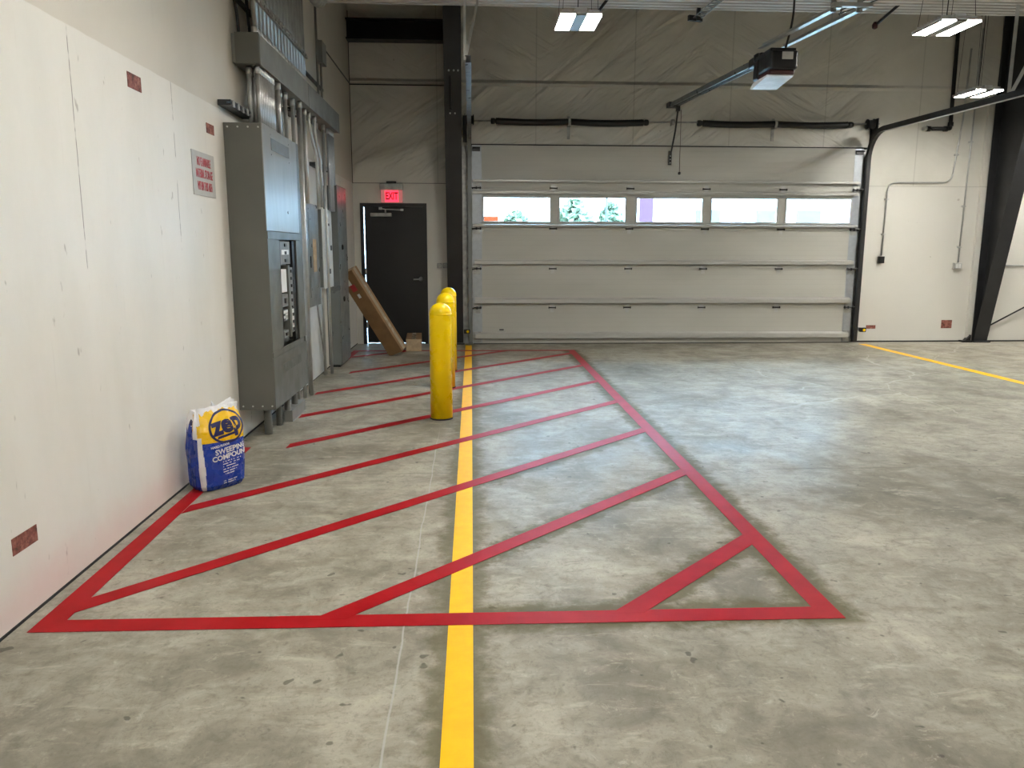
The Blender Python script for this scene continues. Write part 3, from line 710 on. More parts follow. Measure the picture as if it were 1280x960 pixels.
# unpainted stamps on the walls
def stamp_wall(y0, y1, z0, z1, lab):
    b = B(); box(b, XL+.0003, XL+.003, y0, y1, z0, z1); tag(mk('wall_stamp', b, 'stamp'), lab, 'wall marking', 'unpainted reddish stamps on the walls')
stamp_wall(4.458, 4.632, 2.352, 2.432, 'reddish brown stamp high on the left wall between the two panel seams')
stamp_wall(5.70, 5.86, 2.293, 2.36, 'reddish brown stamp on the left wall just above the warning sign')
stamp_wall(3.02, 3.198, .290, .360, 'reddish brown stamp low on the left wall near the red corner')
def stamp_back(x0, x1, z0, z1, lab):
    b = B(); box(b, x0, x1, YB-.003, YB-.0003, z0, z1); tag(mk('wall_stamp', b, 'stamp'), lab, 'wall marking', 'unpainted reddish stamps on the walls')
stamp_back(7.775, 7.955, .225, .36, 'square reddish stamp on the wall below the outlet box')
stamp_back(6.50, 6.66, .22, .278, 'short reddish stamp beside the right track near the floor')

# ------------------------------------------------------------------ electrical wall on the left
# main switchboard
sb = thing('electrical_switchboard', 'tall grey electrical switchboard with open breaker bay on the left wall', 'electrical cabinet', (-1.69, 6.7, 0))
x0, xf = XL+.001, -1.547
y0, y1, zb, zt = 6.082, 7.318, .245, 2.42
b = B(); box(b, x0, -1.66, 6.0951, y1, zb, zt); box(b, x0, xf-.0065, y0, 6.095, zb, zt); box(b, -1.66, xf-.006, 7.300, y1, zb, zt); box(b, -1.66, xf-.006, 6.095, 7.300, zt-.012, zt); box(b, -1.66, xf-.006, 6.095, 7.3, zb, zb+.012)
mk('enclosure', b, 'gray_cab', sb)
b = B(); box(b, xf-.006, xf, y0, 7.21, 1.635, zt, bev=.002); ud = mk('upper_door', b, 'gray_door', sb)
b = B(); box(b, xf-.006, xf-.002, 7.212, y1, .70, zt); mk('side_trim', b, 'gray_cab', sb)
b = B(); box(b, xf, xf+.002, 6.33, 6.93, 2.255, 2.345)
mk('vent', b, 'vent', ud)
b = B(); lathe(b, [(.012, 0), (.012, .006)], (xf, 6.8, 1.80), 'X', 10); mk('latch', b, 'galv_dull', ud)
b = B(); box(b, xf-.006, xf+.004, y0, 7.21, 1.572, 1.632, bev=.002); mk('upper_cross_rail', b, 'gray_cab', sb)
b = B(); box(b, xf-.006, xf, y0, 6.44, .699, 1.571); box(b, xf-.012, xf-.0061, 6.0955, 6.44, .70, 1.570); mk('left_trim', b, 'gray_cab', sb)
b = B(); box(b, xf-.012, xf, 7.055, 7.21, .70, 1.570, bev=.002); mk('right_trim', b, 'gray_cab', sb)
b = B(); box(b, xf-.006, xf+.003, y0, 7.21, .655, .698); box(b, xf-.012, xf-.0061, 6.0955, 7.21, .655, .698); mk('lower_cross_rail', b, 'gray_cab', sb)
b = B(); box(b, xf-.006, xf, y0, y1, zb, .652, bev=.002); lc = mk('lower_cover', b, 'gray_cab', sb)
b = B(); box(b, xf, xf+.002, 6.38, 7.05, .49, .565); mk('vent', b, 'vent', lc)
# breaker bay
b = B(); box(b, -1.655, -1.62, 6.45, 7.05, .70, 1.57); mk('backpan', b, 'vent', sb)
b = B(); box(b, -1.62, xf-.014, 6.442, 6.515, .71, 1.565); mk('wire_gutter', b, 'black', sb)
b = B(); box(b, -1.62, xf-.008, 6.74, 6.80, .75, 1.36); mk('busbar_cover', b, 'gray_cab', sb)
b = B(); box(b, -1.62, xf-.015, 6.95, 7.04, .71, 1.565); mk('right_gutter', b, 'black', sb)
for (ya, yb, za, zc, mt) in ((6.52, 6.86, 1.37, 1.56, 'breaker'), (6.52, 6.70, 1.14, 1.33, 'label_w'), (6.52, 6.72, 1.02, 1.12, 'breaker'), (6.53, 6.68, .90, 1.0, 'black'), (6.82, 6.93, .78, 1.34, 'breaker'), (6.53, 6.70, .76, .82, 'breaker')):
    b = B(); box(b, -1.62, xf-.014, ya, yb, za, zc, bev=.003)
    o = mk('breaker', b, mt, sb)
    if mt == 'breaker':
        bb = B(); n = max(1, int((zc-za)/.06))
        for i in range(n): box(bb, xf-.0145, xf-.006, (ya+yb)/2-.03, (ya+yb)/2+.03, za+(i+.3)*(zc-za)/n, za+(i+.7)*(zc-za)/n)
        mk('toggle', bb, 'black', o)
for (ya, yb, za, zc, mt) in ((6.54, 6.68, .965, .99, 'label_w'), (6.54, 6.68, .925, .945, 'label_w'), (6.60, 6.68, .91, .96, 'label_w'), (6.56, 6.8, 1.45, 1.49, 'label_w'), (6.84, 6.91, .80, 1.0, 'label_w'), (6.86, 6.905, .84, .88, 'signred')):
    b = B(); box(b, xf-.014, xf-.011, ya, yb, za, zc); mk('label', b, mt, sb)
b = B()
for i in range(4):
    xx = x0+.03+i*.075
    lathe(b, [(.007, 0), (.007, -.004)], (xx, y0, zt-.03), 'Y', 8); lathe(b, [(.007, 0), (.007, -.004)], (xx, y0, zb+.03), 'Y', 8)
for (yy, zz) in ((6.33, 2.37), (6.93, 2.37), (6.33, 2.22), (6.93, 2.22)): lathe(b, [(.006, 0), (.006, .004)], (xf, yy, zz), 'X', 8)
mk('screw', b, 'galv', sb)
for (yy, xx, r) in ((6.30, -1.67, .032), (6.62, -1.66, .026), (6.78, -1.62, .026), (6.92, -1.66, .026), (7.06, -1.62, .026), (7.2, -1.66, .026)):
    b = B(); tube(b, [(xx, yy, 0), (xx, yy, zb)], r, 12); lathe(b, [(r*1.35, 0), (r*1.35, .04)], (xx, yy, zb-.042), 'Z', 12); mk('conduit_stub', b, 'trough', sb)
b = B(); box(b, xf-.10, xf-.03, 6.75, 7.28, 0, .10); mk('concrete_curb', b, 'trough', sb)

# wireway trough
wt = thing('wireway', 'long grey wireway trough along the left wall above the switchboard', 'wireway', (-1.73, 8.2, 2.91))
xt = -1.625
b = B(); box(b, XL+.001, xt, 6.41, 10.1, 2.912, 3.125, bev=.003); wb = mk('trough_body', b, 'trough', wt)
for (ya, yb) in ((6.43, 8.24), (8.26, 10.09)):
    b = B(); box(b, xt, xt+.006, ya, yb, 2.905, 3.13); mk('cover_plate', b, 'trough', wt)
b = B(); box(b, XL+.03, xt+.008, 6.398, 6.409, 2.905, 3.132); mk('end_cap', b, 'gray_cab', wt)

def conduit(name, pts, r, mat, lab, group, rad=.12, coup=None):
    b = B(); tube(b, bend(pts, rad) if len(pts) > 2 else pts, r, 10)
    p = pts[0] if pts[0][2] < pts[-1][2] else pts[-1]
    o = mk(name, b, mat, origin=p); tag(o, lab, 'conduit', group)
    for (q) in (coup or []):
        bb = B(); lathe(bb, [(r*1.05, -.03), (r*1.28, -.025), (r*1.28, .025), (r*1.05, .03)], q, 'Z', 12); c = mk('coupling', bb, 'galv', o)
    return o
# bank rising from the wireway to the deck
c0 = conduit('conduit', [(-1.665, 6.48, 3.126), (-1.665, 6.48, 4.279)], .022, 'conduit_dark', 'grey conduit standing in the dense row on top of the wireway', 'conduit row above the wireway', coup=[(-1.665, 6.48, 3.16), (-1.665, 6.48, 3.42)])
for i in range(1, 31):
    copy_tree(c0, (-1.665 if i % 2 == 0 else -1.672, 6.48+i*.0595, 3.126))
us = thing('strut_channel', 'perforated strut holding the conduit row above the wireway', 'strut', (-1.63, 7.4, 3.36))
b = B(); box(b, -1.64, -1.622, 6.46, 8.30, 3.37, 3.40); mk('channel', b, 'galv_dull', us)
for i in range(15):
    b = B(); lathe(b, [(.012, 0), (.012, .012)], (-1.622, 6.52+i*.12, 3.385), 'X', 8); mk('clamp_bolt', b, 'galv', us)
b = B(); box(b, XL+.001, -1.80, 6.49, 10.1, 3.40, 3.43); tag(mk('strut_channel', b, 'column'), 'dark strut on the wall behind the conduit row', 'strut')
# conduits between wireway and switchboard
c1 = conduit('short_conduit', [(-1.665, 6.50, 2.421), (-1.665, 6.50, 2.911)], .019, 'galv', 'short shiny conduit dropping from the wireway into the switchboard top', 'short conduits into the switchboard', coup=[(-1.665, 6.50, 2.452), (-1.665, 6.50, 2.88)])
for i in range(1, 9): copy_tree(c1, (-1.665, 6.50+i*.055, 2.421))
for i in range(5): copy_tree(c1, (-1.74, 6.53+i*.10, 2.421))
# conduits further along the wall
def run(y, x, zlo, r=.017, lab='galvanised conduit dropping from the wireway past the switchboard', off=None, mat='galv'):
    if off: pts = [(x, y, 2.911), (x, y, off[0]), (x, y+off[1], off[0]-.25), (x, y+off[1], zlo)]
    else: pts = [(x, y, 2.911), (x, y, zlo)]
    return conduit('wall_conduit', pts, r, mat, lab, 'conduits dropping beyond the switchboard', .1, [(x, y, 2.88)])
for y, x, zl in ((7.12, -1.66, 2.421), (7.2, -1.70, 2.421)): run(y, x, zl, .022)
for y, x in ((7.44, -1.72), (7.56, -1.70), (7.86, -1.70), (7.99, -1.66), (8.12, -1.70)): run(y, x, 0.003, .019)
for y, x in ((8.40, -1.70), (8.50, -1.74)): run(y, x, 1.963, .019)
for y, x, o_ in ((8.62, -1.70, (2.75, .35)), (8.86, -1.69, (2.7, .28)), (9.32, -1.76, None), (9.42, -1.70, None), (9.52, -1.72, None)):
    run(y, x, 0.003 if y > 9.3 else 1.963, .017, off=o_)
for y in (9.72, 9.82, 9.92, 10.02): run(y, -1.70, 2.271 if y > 9.95 else 1.95, .02, mat='galv_blue')
def strutch(y0, y1, z, lab, x=-1.735, mat='column'):
    t = thing('strut_channel', lab, 'strut', (x-.03, (y0+y1)/2, z-.02))
    b = B(); prism(b, [(XL+.001, z-.02), (x, z-.02), (x, z-.008), (x-.03, z-.008), (x-.03, z+.008), (x, z+.008), (x, z+.02), (XL+.001, z+.02)], y0, y1, f3=lambda a, c_, k_: (a, k_, c_)); mk('channel', b, mat, t)
    bb = B()
    for i in range(int((y1-y0)/.12)): box(bb, x-.002, x+.006, y0+.05+i*.12, y0+.085+i*.12, z-.024, z+.024)
    mk('clamp', bb, 'galv', t)
strutch(5.985, 6.60, 2.545, 'short dark strut sticking out just above the left top of the switchboard')
strutch(7.30, 7.66, 2.83, 'dark strut under the wireway nearest the switchboard')
strutch(7.95, 8.30, 2.83, 'dark strut under the wireway beyond the first one')
strutch(9.2, 10.0, 2.45, 'dark strut across the conduits above the white panel')
# cables left of the conduit bank
b = B(); tube(b, bend([(-1.80, 6.33, 4.279), (-1.80, 6.36, 3.55), (-1.80, 6.52, 3.25), (-1.80, 6.52, 3.126)], .2), .012, 8)
tag(mk('black_cable', b, 'cable'), 'black cable bending down into the left end of the wireway', 'cable')
b = B(); tube(b, bend([(-1.80, 6.78, 4.279), (-1.80, 6.78, 3.5), (-1.80, 6.88, 3.126)], .2), .013, 8)
tag(mk('black_cable', b, 'cable'), 'black cable beside the conduit row behind the wireway', 'cable')
# corrugated hose by the deck
b = B(); pts = bend([(-1.54, 8.0, 4.281), (-1.54, 8.25, 3.95), (-1.54, 8.62, 3.98), (-1.54, 9.0, 4.281)], .3, 14)
pts2 = []; 
for i in range(len(pts)-1):
    for q in range(3): pts2.append(pts[i].lerp(pts[i+1], q/3))
pts2.append(pts[-1])
rings = []
for i, p in enumerate(pts2):
    t_ = (pts2[min(i+1, len(pts2)-1)]-pts2[max(i-1, 0)]).normalized(); u = Vector((1, 0, 0)); u = (u-t_*u.dot(t_)).normalized(); s_ = t_.cross(u); r = .062 if i % 2 else .05
    rings.append([b.verts.new(p+u*r*math.cos(2*PI*j/14)+s_*r*math.sin(2*PI*j/14)) for j in range(14)])
for r0, r1 in zip(rings, rings[1:]):
    for j in range(14): b.faces.new((r0[j], r0[(j+1) % 14], r1[(j+1) % 14], r1[j]))
b.faces.new(rings[0][::-1]); b.faces.new(rings[-1])
tag(mk('flexible_hose', b, 'galv_dull'), 'corrugated grey hose looping under the deck at top left', 'hose')
# tall slim conduit with a box on the far part of the left wall
vc = thing('wall_conduit', 'thin grey conduit with a small box high on the far left wall', 'conduit', (-1.79, 9.76, 3.126))
b = B(); tube(b, [(-1.80, 9.76, 3.126), (-1.80, 9.76, 4.279)], .014, 8); tube(b, [(-1.80, 9.98, 3.126), (-1.80, 9.98, 3.84)], .014, 8); mk('tube', b, 'trough', vc)
b = B(); box(b, XL+.001, -1.76, 9.90, 10.16, 3.70, 3.95, bev=.004); mk('junction_box', b, 'trough', vc)

# blue-grey panelboard
pb = thing('panelboard', 'blue grey breaker panel just beyond the switchboard', 'electrical panel', (-1.77, 8.65, .88))
b = B(); box(b, XL+.001, -1.725, 8.35, 8.96, .90, 1.96, bev=.003); mk('can', b, 'bluegrey', pb)
b = B(); box(b, -1.725, -1.715, 8.33, 8.98, .88, 1.975, bev=.002); mk('trim', b, 'bluegrey', pb)
b = B(); box(b, -1.715, -1.711, 8.44, 8.90, .98, 1.88, bev=.001); dd = mk('panel_door', b, 'bluegrey', pb)
b = B(); box(b, -1.711, -1.704, 8.46, 8.49, 1.30, 1.42); mk('latch', b, 'black', dd)
b = B(); box(b, -1.711, -1.709, 8.62, 8.80, 1.25, 1.60); mk('reflection_patch', b, 'card_edge', dd)  # tan patch painting the orange reflection on the panel door
# white panel
wp = thing('white_panel', 'narrow white electrical panel between grey conduits', 'electrical panel', (-1.77, 9.6, 1.04))
b = B(); box(b, XL+.001, -1.73, 9.27, 9.86, 1.05, 1.95, bev=.004); mk('can', b, 'bluegrey', wp)
b = B(); box(b, -1.73, -1.72, 9.25, 9.87, 1.035, 1.96, bev=.002); wd = mk('panel_door', b, 'white_box', wp)
for (yy, z0_, z1_) in ((9.62, 1.77, 1.80), (9.62, 1.20, 1.26), (9.74, 1.48, 1.54)):
    b = B(); box(b, -1.72, -1.714, yy, yy+.07, z0_, z1_); mk('latch', b, 'black', wd)
# white sheet added where the wall is brightly lit, below the panels
b = B(); box(b, XL+.0005, XL+.012, 7.45, 9.60, .015, 1.40); struct(mk('trim_7', b, 'white_box'))
# tall grey cabinet with the red device on top
tc = thing('grey_cabinet', 'tall grey cabinet standing at the far end of the left wall', 'electrical cabinet', (-1.74, 10.3, 0))
b = B(); box(b, XL+.001, -1.665, 9.95, 10.62, .03, 2.27, bev=.004); mk('enclosure', b, 'bluegrey', tc)
b = B(); box(b, -1.665, -1.655, 9.94, 10.63, .05, 2.28, bev=.002); td = mk('cabinet_door', b, 'bluegrey', tc)
for z in (.86, 1.52):
    b = B(); lathe(b, [(.035, 0), (.035, .012), (.02, .02)], (-1.655, 10.2, z), 'X', 14); mk('lock', b, 'black', td)
b = B(); box(b, XL+.01, -1.69, 9.97, 10.6, 0, .03); mk('plinth', b, 'column', tc)
# small bits on the far wall
b = B()
for (z0_, z1_) in ((1.62, 2.02), (1.2, 1.5)): box(b, XL+.001, XL+.02, 11.2, 11.24, z0_, z1_)
tag(mk('hanging_tag', b, 'column'), 'dark narrow strips on the wall beyond the tall cabinet', 'strip')
# disconnect fittings
b = B(); tube(b, bend([(-1.79, 9.14, 1.1), (-1.79, 9.14, .85), (-1.78, 9.30, .4), (-1.76, 9.40, .003)], .2), .011, 8); tag(mk('thin_cable', b, 'galv_dull'), 'thin grey cable drooping to the floor below the white panel', 'cable')
b = B(); box(b, XL+.013, -1.78, 9.10, 9.2, .98, 1.04, bev=.003); tag(mk('cable_box', b, 'black'), 'tiny black box on the added bright sheet below the panel', 'box')

# warning sign
sg = thing('warning_sign', 'grey warning sign with red stencilled letters beside the switchboard', 'sign', (XL, 5.58, 1.85))
b = B(); box(b, XL+.0005, XL+.006, 5.36, 5.806, 1.853, 2.143, bev=.001); mk('plate', b, 'sign', sg)
for txt, zc, w_ in (('NO FLAMMABLE', 2.075, .34), ('MATERIAL STORAGE', 1.997, .41), ('WITHIN THIS AREA', 1.915, .36)):
    sx = {'NO FLAMMABLE': .46, 'MATERIAL STORAGE': .44, 'WITHIN THIS AREA': .42}[txt]
    text_mesh(txt, .082, lambda u, v, d, zc=zc, sx=sx: (XL+.0062+d, 5.585+u*sx, zc+v), 'lettering', 'signred', sg, .0015, .0006)

# ------------------------------------------------------------------ floor markings
def slab(b, poly, z0, z1): prism(b, poly, z0, z1)
yl = B(); slab(yl, [(-.103, -1.), (-.003, -1.), (-.001, 12.2), (-.101, 12.2)], .0002, .0016); tag(mk('yellow_line', yl, 'yline'), 'broad yellow lane line running past the bollards to the overhead door', 'floor line')
yl = B(); slab(yl, [(6.25, 2.), (6.375, 2.), (6.375, 12.17), (6.25, 12.17)], .0002, .0016); tag(mk('yellow_line', yl, 'yline'), 'thin yellow lane line at far right from the door corner', 'floor line')
rz_ = thing('hatched_zone', 'red hatched keep clear zone painted across the floor', 'floor marking', (-.1, 7., 0))
zr0, zr1 = .0018, .0030
b = B(); slab(b, [(-1.765, 2.945), (1.535, 2.912), (1.44, 3.02), (-1.66, 3.045)], zr0, zr1); mk('front_border', b, 'rline', rz_)
b = B(); slab(b, [(1.535, 2.912), (1.545, 11.57), (1.445, 11.50), (1.437, 3.02)], zr0, zr1); mk('right_border', b, 'rline', rz_)
b = B(); slab(b, [(-1.765, 2.945), (-1.66, 3.045), (-1.69, 5.85), (-1.765, 5.85)], zr0, zr1); mk('left_border', b, 'rline', rz_)
b = B(); slab(b, [(-1.79, 10.66), (-1.69, 10.66), (-1.67, 11.5), (-1.76, 11.6)], zr0, zr1); mk('left_border', b, 'rline', rz_)
b = B(); slab(b, [(-1.76, 11.6), (-1.67, 11.5), (1.445, 11.47), (1.545, 11.57)], zr0, zr1); mk('rear_border', b, 'rline', rz_)
starts = [None, None, (-1.66, None), (-1.66, None), (-1.44, None), (-1.56, None), (-1.66, None), (-1.60, None), (-1.66, None)]
cs = [2.352, 3.602, 4.852, 6.095, 7.310, 8.535, 9.742, 11.0, 12.4]
for i, c_ in enumerate(cs):
    sl = 1.006 if i < 8 else .9; hw = .0707
    xs = max(-1.66, (3.04-c_)/sl) if i < 2 else [0, 0, -1.665, -1.67, -1.42, -1.56, -1.64, -1.50, -1.68][i]
    xe = min(1.44, (11.5-c_)/sl)
    b = B()
    P = [(xs, sl*xs+c_-hw), (xe, sl*xe+c_-hw), (xe, sl*xe+c_+hw), (xs, sl*xs+c_+hw)]
    if i < 2: P = [((3.0-c_+hw)/sl, 3.0), (xe, sl*xe+c_-hw), (xe, sl*xe+c_+hw), ((3.0-c_-hw)/sl, 3.0)]
    if i == 7 or i == 8: P = [(xs, sl*xs+c_-hw), ((11.5-c_+hw)/sl, 11.5), ((11.5-c_-hw)/sl, 11.5), (xs, sl*xs+c_+hw)]
    slab(b, P, zr0+.0002, zr1+.0002); mk('hatch_stripe', b, 'rline', rz_)

# ------------------------------------------------------------------ bollards
def bollard(x, y, lab):
    t = thing('bollard', lab, 'bollard', (x, y, 0), 'yellow bollards')
    R_ = .098; H = 1.035
    prof = [(R_, .012), (R_, H-.09)]+[(R_*math.cos(a), H-.09+.09*math.sin(a)) for a in [PI/2*i/8 for i in range(1, 8)]]+[(.004, H)]
    b = B(); lathe(b, prof, (x, y, 0), 'Z', 40); mk('sleeve', b, 'yellow', t)
    b = B(); lathe(b, [(R_+.004, 0), (R_+.004, .012), (R_-.01, .013)], (x, y, 0), 'Z', 40); mk('base_ring', b, 'rubber', t)
    b = B(); lathe(b, [(R_+.0015, H-.105), (R_+.0022, H-.098), (R_+.0015, H-.091)], (x, y, 0), 'Z', 40); mk('cap_seam', b, 'yellow', t)
    return t
b0 = bollard(-.275, 6.84, 'nearest of the three yellow bollards with domed cap')
copy_tree(b0, (-.283, 8.42, 0), 'middle yellow bollard half hidden behind the nearest one')
copy_tree(b0, (-.285, 9.62, 0), 'farthest yellow bollard behind the other two')

# ------------------------------------------------------------------ cardboard boxes
def carton(label, c, ax, ay, az, hx, hy, hz, labels, loc):
    t = thing('cardboard_box', label, 'cardboard box', loc)
    b = B(); obox(b, c, ax, ay, az, hx, hy, hz)
    bmesh.ops.bevel(b, geom=b.edges[:], offset=.004, segments=2, affect='EDGES'); mk('carton', b, 'card', t)
    ax, ay, az = (Vector(a).normalized() for a in (ax, ay, az)); c = Vector(c)
    b = B(); obox(b, c+ax*(hx+.001), ay, az, ax, .03, hz*1.0, .0008); mk('tape', b, 'tape', t)
    # flap edges at both ends
    for s in (-1, 1):
        b = B(); obox(b, c+az*s*(hz+.002), ax, ay, az, hx*.98, hy*.97, .002); mk('end_flap', b, 'card_edge', t)
    for (u, v, w_, h_, mt) in labels:   # on the -ay face
        b = B(); obox(b, c-ay*(hy+.001)+ax*u+az*v, ax, az, ay, w_, h_, .0008); mk('shipping_label', b, mt, t)
    return t, ax, ay, az
# long carton leaning on the left wall: foot near the door, top against the wall
A0 = Vector((-1.06, 11.10, .055)); A1 = Vector((-1.70, 10.86, 1.20))
az = (A1-A0).normalized(); ay = Vector((.48, 1, 0)); ay = (ay-az*ay.dot(az)).normalized()
axv = ay.cross(az)
cc = (A0+A1)/2
carton('long cardboard box leaning against the left wall before the exit door', cc, axv, ay, az, .115, .085, (A1-A0).length/2, [(-.035, .55, .03, .07, 'label_w'), (-.01, .43, .04, .05, 'red_dev'), (.0, .30, .02, .03, 'label_w')], (-1.06, 10.9, 0))
carton('short cardboard box lying on the floor at the foot of the exit door', (-.885, 11.91, .095), (0, 0, 1), (1, .06, 0), (-.06, 1, 0), .09, .115, .45, [], (-.885, 11.9, 0))

# ------------------------------------------------------------------ bag of floor sweep
bg = thing('sweeping_compound_bag', 'blue yellow and white sack leaning on the wall by the switchboard', 'bag', (-1.64, 4.90, 0))
BC = Vector((-1.632, 4.880, 0)); bu = Vector((.64, .77, 0)).normalized(); bv = Vector((-bu.y, bu.x, 0))  # bu along the printed face, bv into the bag
HB = .528
def bag_pt(s, h, push=0.):
    """s: angle round the bag (0 = centre of printed face), h: 0..1 height"""
    a, d = .165, .105
    pw = 3.2
    bul = .90+.16*math.sin(PI*min(1, h*.95+.08))**.8
    top = max(0, (h-.72)/.28)
    aa = a*bul*(1-.02*top); dd_ = d*bul*(1-.62*top**1.3)
    c_, s_ = math.sin(s), -math.cos(s)
    k_ = (abs(c_)**pw+abs(s_)**pw)**(-1/pw)
    x, y = c_*k_*aa, s_*k_*dd_
    wr = .006*math.sin(9*s+7*h)+.004*math.sin(17*s-11*h)+.004*math.sin(5*h*PI+3*s)
    fr = max(0., math.cos(max(-PI/2, min(PI/2, s*1.1)))); wr *= (.5+1.3*top)*(1-.55*fr)
    n = Vector((c_/aa, s_/dd_, 0)).normalized()
    foot = max(0, 1-h/.06); x -= n.x*foot*.02; y -= n.y*foot*.02
    x += n.x*(wr+push); y += n.y*(wr+push)
    z = h*HB
    if top > 0: z += .020*max(0, (h-.80)/.2)**2*(math.sin(6*s+1.)+.6*math.sin(13*s))*(1-.88*fr)-.035*top*max(0., min(1., (-.6-s)/.5))
    lean = .0
    return BC+bu*x+bv*y+Vector((0, 0, z+.0034))
b = B(); NS, NH = 288, 150; rings = []
for j in range(NH+1):
    rings.append([b.verts.new(bag_pt(2*PI*i/NS-PI, j/NH)) for i in range(NS)])
def bagmat(s, h):
    wob = .02*math.sin(11*s)+.012*math.sin(23*s+2)
    edge = -.80+.05*math.sin(6*h)
    if -edge > s > edge:                    # printed face
        if h > .945+wob: return 2
        return 1 if h > .585 else 0
    if edge-.22-.05*math.sin(7*h) < s <= edge:   # white corner band
        if h > .62: return 2 if h > .80+wob or h < .66 else 1
        return 2
    if -2.35 < s <= edge:                   # gusset
        if h > .80+wob*2: return 3 if (.82 < h < .91 and -1.75 < s < -1.45) else (1 if -1.4 < s < -1.25 else 2)
        if h > .64: return 2 if s > -1.3 or s < -2.1 else 0
        return 2 if s < -2.05+.06*math.sin(9*h) else 0
    if s <= -2.35: return 0
    return 0 if h < .585 else (2 if h > .93+wob else 1)
for j in range(NH):
    for i in range(NS):
        f = b.faces.new((rings[j][i], rings[j][(i+1) % NS], rings[j+1][(i+1) % NS], rings[j+1][i])); f.smooth = True
        f.material_index = bagmat(2*PI*(i+.5)/NS-PI, (j+.5)/NH)
b.faces.new(rings[0][::-1])
cv = b.verts.new(BC+Vector((0, 0, HB*.965)))
for i in range(NS): b.faces.new((rings[NH][i], rings[NH][(i+1) % NS], cv)).material_index = 2
mk('sack', b, ['bag_blue', 'bag_yellow', 'bag_white', 'bag_navy'], bg)
def s_of(u):  # distance along printed face (m) -> angle, walking on the superellipse
    tot = 0; s = 0; st = .01 if u > 0 else -.01; p = bag_pt(0, .6)
    while tot < abs(u) and abs(s) < 2.6:
        s += st; q = bag_pt(s, .6); tot += ((q-p).xy).length; p = q
    return s
TAB = [(i*.004, s_of(i*.004)) for i in range(-60, 61)]
def s_lut(u):
    i = max(0, min(119, int(math.floor((u+.24)/.004)))); a, c_ = TAB[i], TAB[i+1]; t = (u-a[0])/.004
    return a[1]*(1-t)+c_[1]*t
def onbag(du, dz, rot=0.):
    cr, sr = math.cos(rot), math.sin(rot)
    return lambda u, v, d: bag_pt(s_lut(du+u*cr-v*sr), (dz+u*sr+v*cr)/HB, .0015+d)
# yellow disc ring + name
LU, LZ = .030, .398
b = B(); n = 72; fn = onbag(LU, LZ, .06); ring = []
for i in range(n):
    a = 2*PI*i/n; ring.append([b.verts.new(fn(r*1.22*math.cos(a), r*.95*math.sin(a), d)) for r, d in ((.097, 0.), (.097, .001), (.110, .001), (.110, 0.))])
for i in range(n):
    for j in range(4): b.faces.new((ring[i][j], ring[i][(j+1) % 4], ring[(i+1) % n][(j+1) % 4], ring[(i+1) % n][j]))
mk('emblem_ring', b, 'bag_navy', bg)
text_mesh('zep', .155, onbag(LU, LZ+.014, .12), 'brand_lettering', 'bag_navy', bg, .001, .007, space=1.0, sub=2)
b = B(); q = [fn(u, v, .001) for u, v in ((-.085, -.066), (-.02, -.062), (.045, -.056), (.045, -.042), (-.02, -.047), (-.08, -.05))]
b.faces.new([b.verts.new(p) for p in q]); mk('emblem_bar', b, 'bag_navy', bg)
text_mesh('HARD FLOOR', .02, onbag(-.035, .283, .08), 'print', 'print_w', bg, .001, .0006, sub=1)
text_mesh('SWEEPING', .047, onbag(.040, .252, .09), 'print', 'print_w', bg, .001, .0012, sub=1)
text_mesh('COMPOUND', .045, onbag(.040, .212, .09), 'print', 'print_w', bg, .001, .0012, sub=1)
for r_, (v, w_) in enumerate(((.182, .13), (.166, .12), (.150, .09), (.132, .11), (.116, .10), (.10, .08), (.055, .10), (.042, .12))):
    b = B(); f_ = onbag(.03, v, .07); k_ = 16
    for i in range(k_):
        if random.random() < .22: continue
        u0 = -.055+i*w_/k_; u1 = u0+w_/k_*.86
        b.faces.new([b.verts.new(f_(u, vv, .0008)) for u, vv in ((u0, -.003), (u1, -.003), (u1, .003), (u0, .003))])
    mk('small_print', b, 'print_w', bg)

# ------------------------------------------------------------------ small things under the deck edge
def head(x, y, z, lab):
    t = thing('sprinkler_drop', lab, 'sprinkler', (x, y, z))
    b = B(); tube(b, [(x+.14, y-.35, 4.33), (x, y, z)], .018, 8); mk('pipe', b, 'black', t)
    b = B(); lathe(b, [(.012, -.05), (.03, -.04), (.034, .0), (.018, .03)], (x-.01, y+.01, z), 'Z', 12); mk('head', b, 'dark_red', t)
head(1.45, 9.62, 4.17, 'dark drop fitting under the deck right of the first light')
head(4.84, 9.60, 4.15, 'dark drop fitting under the deck right of the opener hanger')
t = thing('deck_brace', 'grey zigzag brace ending at the deck edge near the opener', 'brace', (2.70, 9.3, 4.2))
b = B(); p0, p1 = Vector((2.68, 9.62, 4.19)), Vector((2.80, 8.95, 4.26))
for s in (-.05, .05): tube(b, [p0+Vector((s, 0, 0)), p1+Vector((s, 0, 0))], .008, 6)
zz = [p0.lerp(p1, i/16)+Vector((.05*(1 if i % 2 else -1), 0, 0)) for i in range(17)]; tube(b, zz, .006, 6); mk('lattice', b, 'galv_dull', t)
b = B(); obox(b, p0+Vector((-.02, .02, .0)), (1, .3, 0), (-.3, 1, 0), (0, 0, 1), .09, .02, .03); box(b, 2.66, 2.70, 9.56, 9.60, 4.15, 4.33); mk('clamp', b, 'column', t)
b = B(); tube(b, [(4.25, 9.3, 4.21), (4.62, 8.95, 4.33)], .006, 6); tube(b, [(4.28, 9.4, 4.20), (4.6, 9.1, 4.279)], .006, 6); tube(b, [(4.3, 9.42, 4.19), (4.26, 9.28, 4.215)], .006, 6)
tag(mk('wire_bracket', b, 'cable'), 'thin dark wire bracket under the deck above the second light', 'bracket')
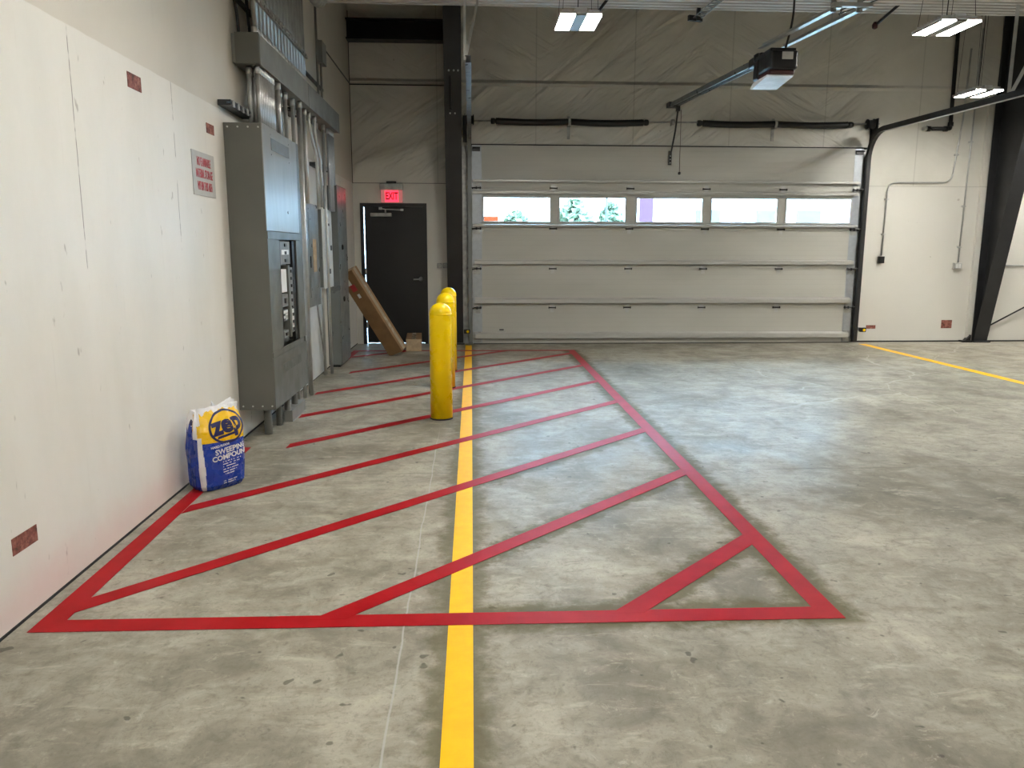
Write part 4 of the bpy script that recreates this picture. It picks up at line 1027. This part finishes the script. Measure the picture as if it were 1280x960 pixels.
# ------------------------------------------------------------------ outdoors, seen through the panes
b = B(); box(b, -60, 90, YB+.21, 120, -.25, -.02); struct(mk('ground', b, 'asphalt'))
def tree(x, y, h, r, lab, seed):
    rnd = random.Random(seed); t = thing('tree', lab, 'tree', (x, y, -.02), 'trees outside')
    b = B(); tube(b, [(x, y, -.02), (x+.05, y, h*.5), (x, y, h*.8)], .09, 8); mk('trunk', b, 'bark', t)
    b = B()
    for i in range(420):
        a = rnd.random()*2*PI; q = rnd.random()**.5*r; zz = h*.45+rnd.random()*h*.55; k_ = math.sin(PI*min(.97, (zz-h*.42)/(h*.62)))
        c_ = Vector((x+q*k_*math.cos(a), y+q*k_*math.sin(a), zz)); s = .16+.1*rnd.random()
        d1_ = Vector((rnd.uniform(-1, 1), rnd.uniform(-1, 1), rnd.uniform(-1, 1))).normalized(); d2_ = d1_.orthogonal()
        b.faces.new([b.verts.new(c_+d1_*s), b.verts.new(c_+d2_*s*.5), b.verts.new(c_-d1_*s), b.verts.new(c_-d2_*s*.5)])
    mk('crown', b, 'leaf', t, normals=False)
tree(1.75, 30.5, 2.9, .6, 'low green shrub outside the first window pane', 1)
tree(3.95, 30, 3.3, .75, 'green tree outside the second window pane at its left', 2)
tree(5.35, 30, 3.2, .5, 'darker tree outside the second window pane by the pole', 3)
b = B(); tube(b, [(4.98, 29, -.02), (4.98, 29, 8.)], .045, 8); lathe(b, [(.12, 0), (.12, .06), (.05, .08)], (4.98, 29, -.02), 'Z', 12); tag(mk('light_pole', b, 'cable'), 'thin pole outside the second window pane', 'pole')
bn = thing('banner_sign', 'orange banner outside the first window pane', 'sign', (.75, 29, -.02))
b = B(); box(b, .47, 1.0, 28.98, 29.02, 2.48, 2.68); mk('banner', b, 'orange', bn)
b = B(); tube(b, [(.5, 29.05, -.02), (.5, 29.05, 2.7)], .03, 8); mk('post', b, 'galv_dull', bn); b = B(); tube(b, [(.97, 29.05, -.02), (.97, 29.05, 2.7)], .03, 8); mk('post', b, 'galv_dull', bn)
bd = thing('building', 'pale building with a purple brick pier outside the right window panes', 'building', (12, 38, -.02))
b = B(); box(b, 8.3, 24., 38, 46, -.02, 9); mk('wall', b, 'stucco', bd)
b = B(); box(b, 8.12, 8.72, 37.6, 38, -.02, 9); mk('brick_pier', b, 'brick', bd)
for x in (10.9, 13.9, 15.9, 19.4):
    for zz in (2.3, 5.4):
        b = B(); box(b, x, x+1.2, 37.93, 38, zz, zz+1.1); wdn = mk('window', b, 'bglass', bd)
b = B(); box(b, 8.0, 24.1, 37.5, 46.1, 9, 9.3); mk('roof', b, 'stucco', bd)

# ------------------------------------------------------------------ daylight
w = bpy.data.worlds.new('sky'); scn.world = w; w.use_nodes = True
nt = w.node_tree; bgd = nt.nodes['Background']
sky = nt.nodes.new('ShaderNodeTexSky'); sky.sky_type = 'HOSEK_WILKIE'; sky.turbidity = 4.; sky.ground_albedo = .5; sky.sun_direction = Vector((-.3, -.5, .8)).normalized()
mixn = nt.nodes.new('ShaderNodeMix'); mixn.data_type = 'RGBA'; mixn.inputs[0].default_value = .7
nt.links.new(sky.outputs[0], mixn.inputs[6]); mixn.inputs[7].default_value = (.42, .71, 1., 1)
nt.links.new(mixn.outputs[2], bgd.inputs[0]); bgd.inputs[1].default_value = 15.0
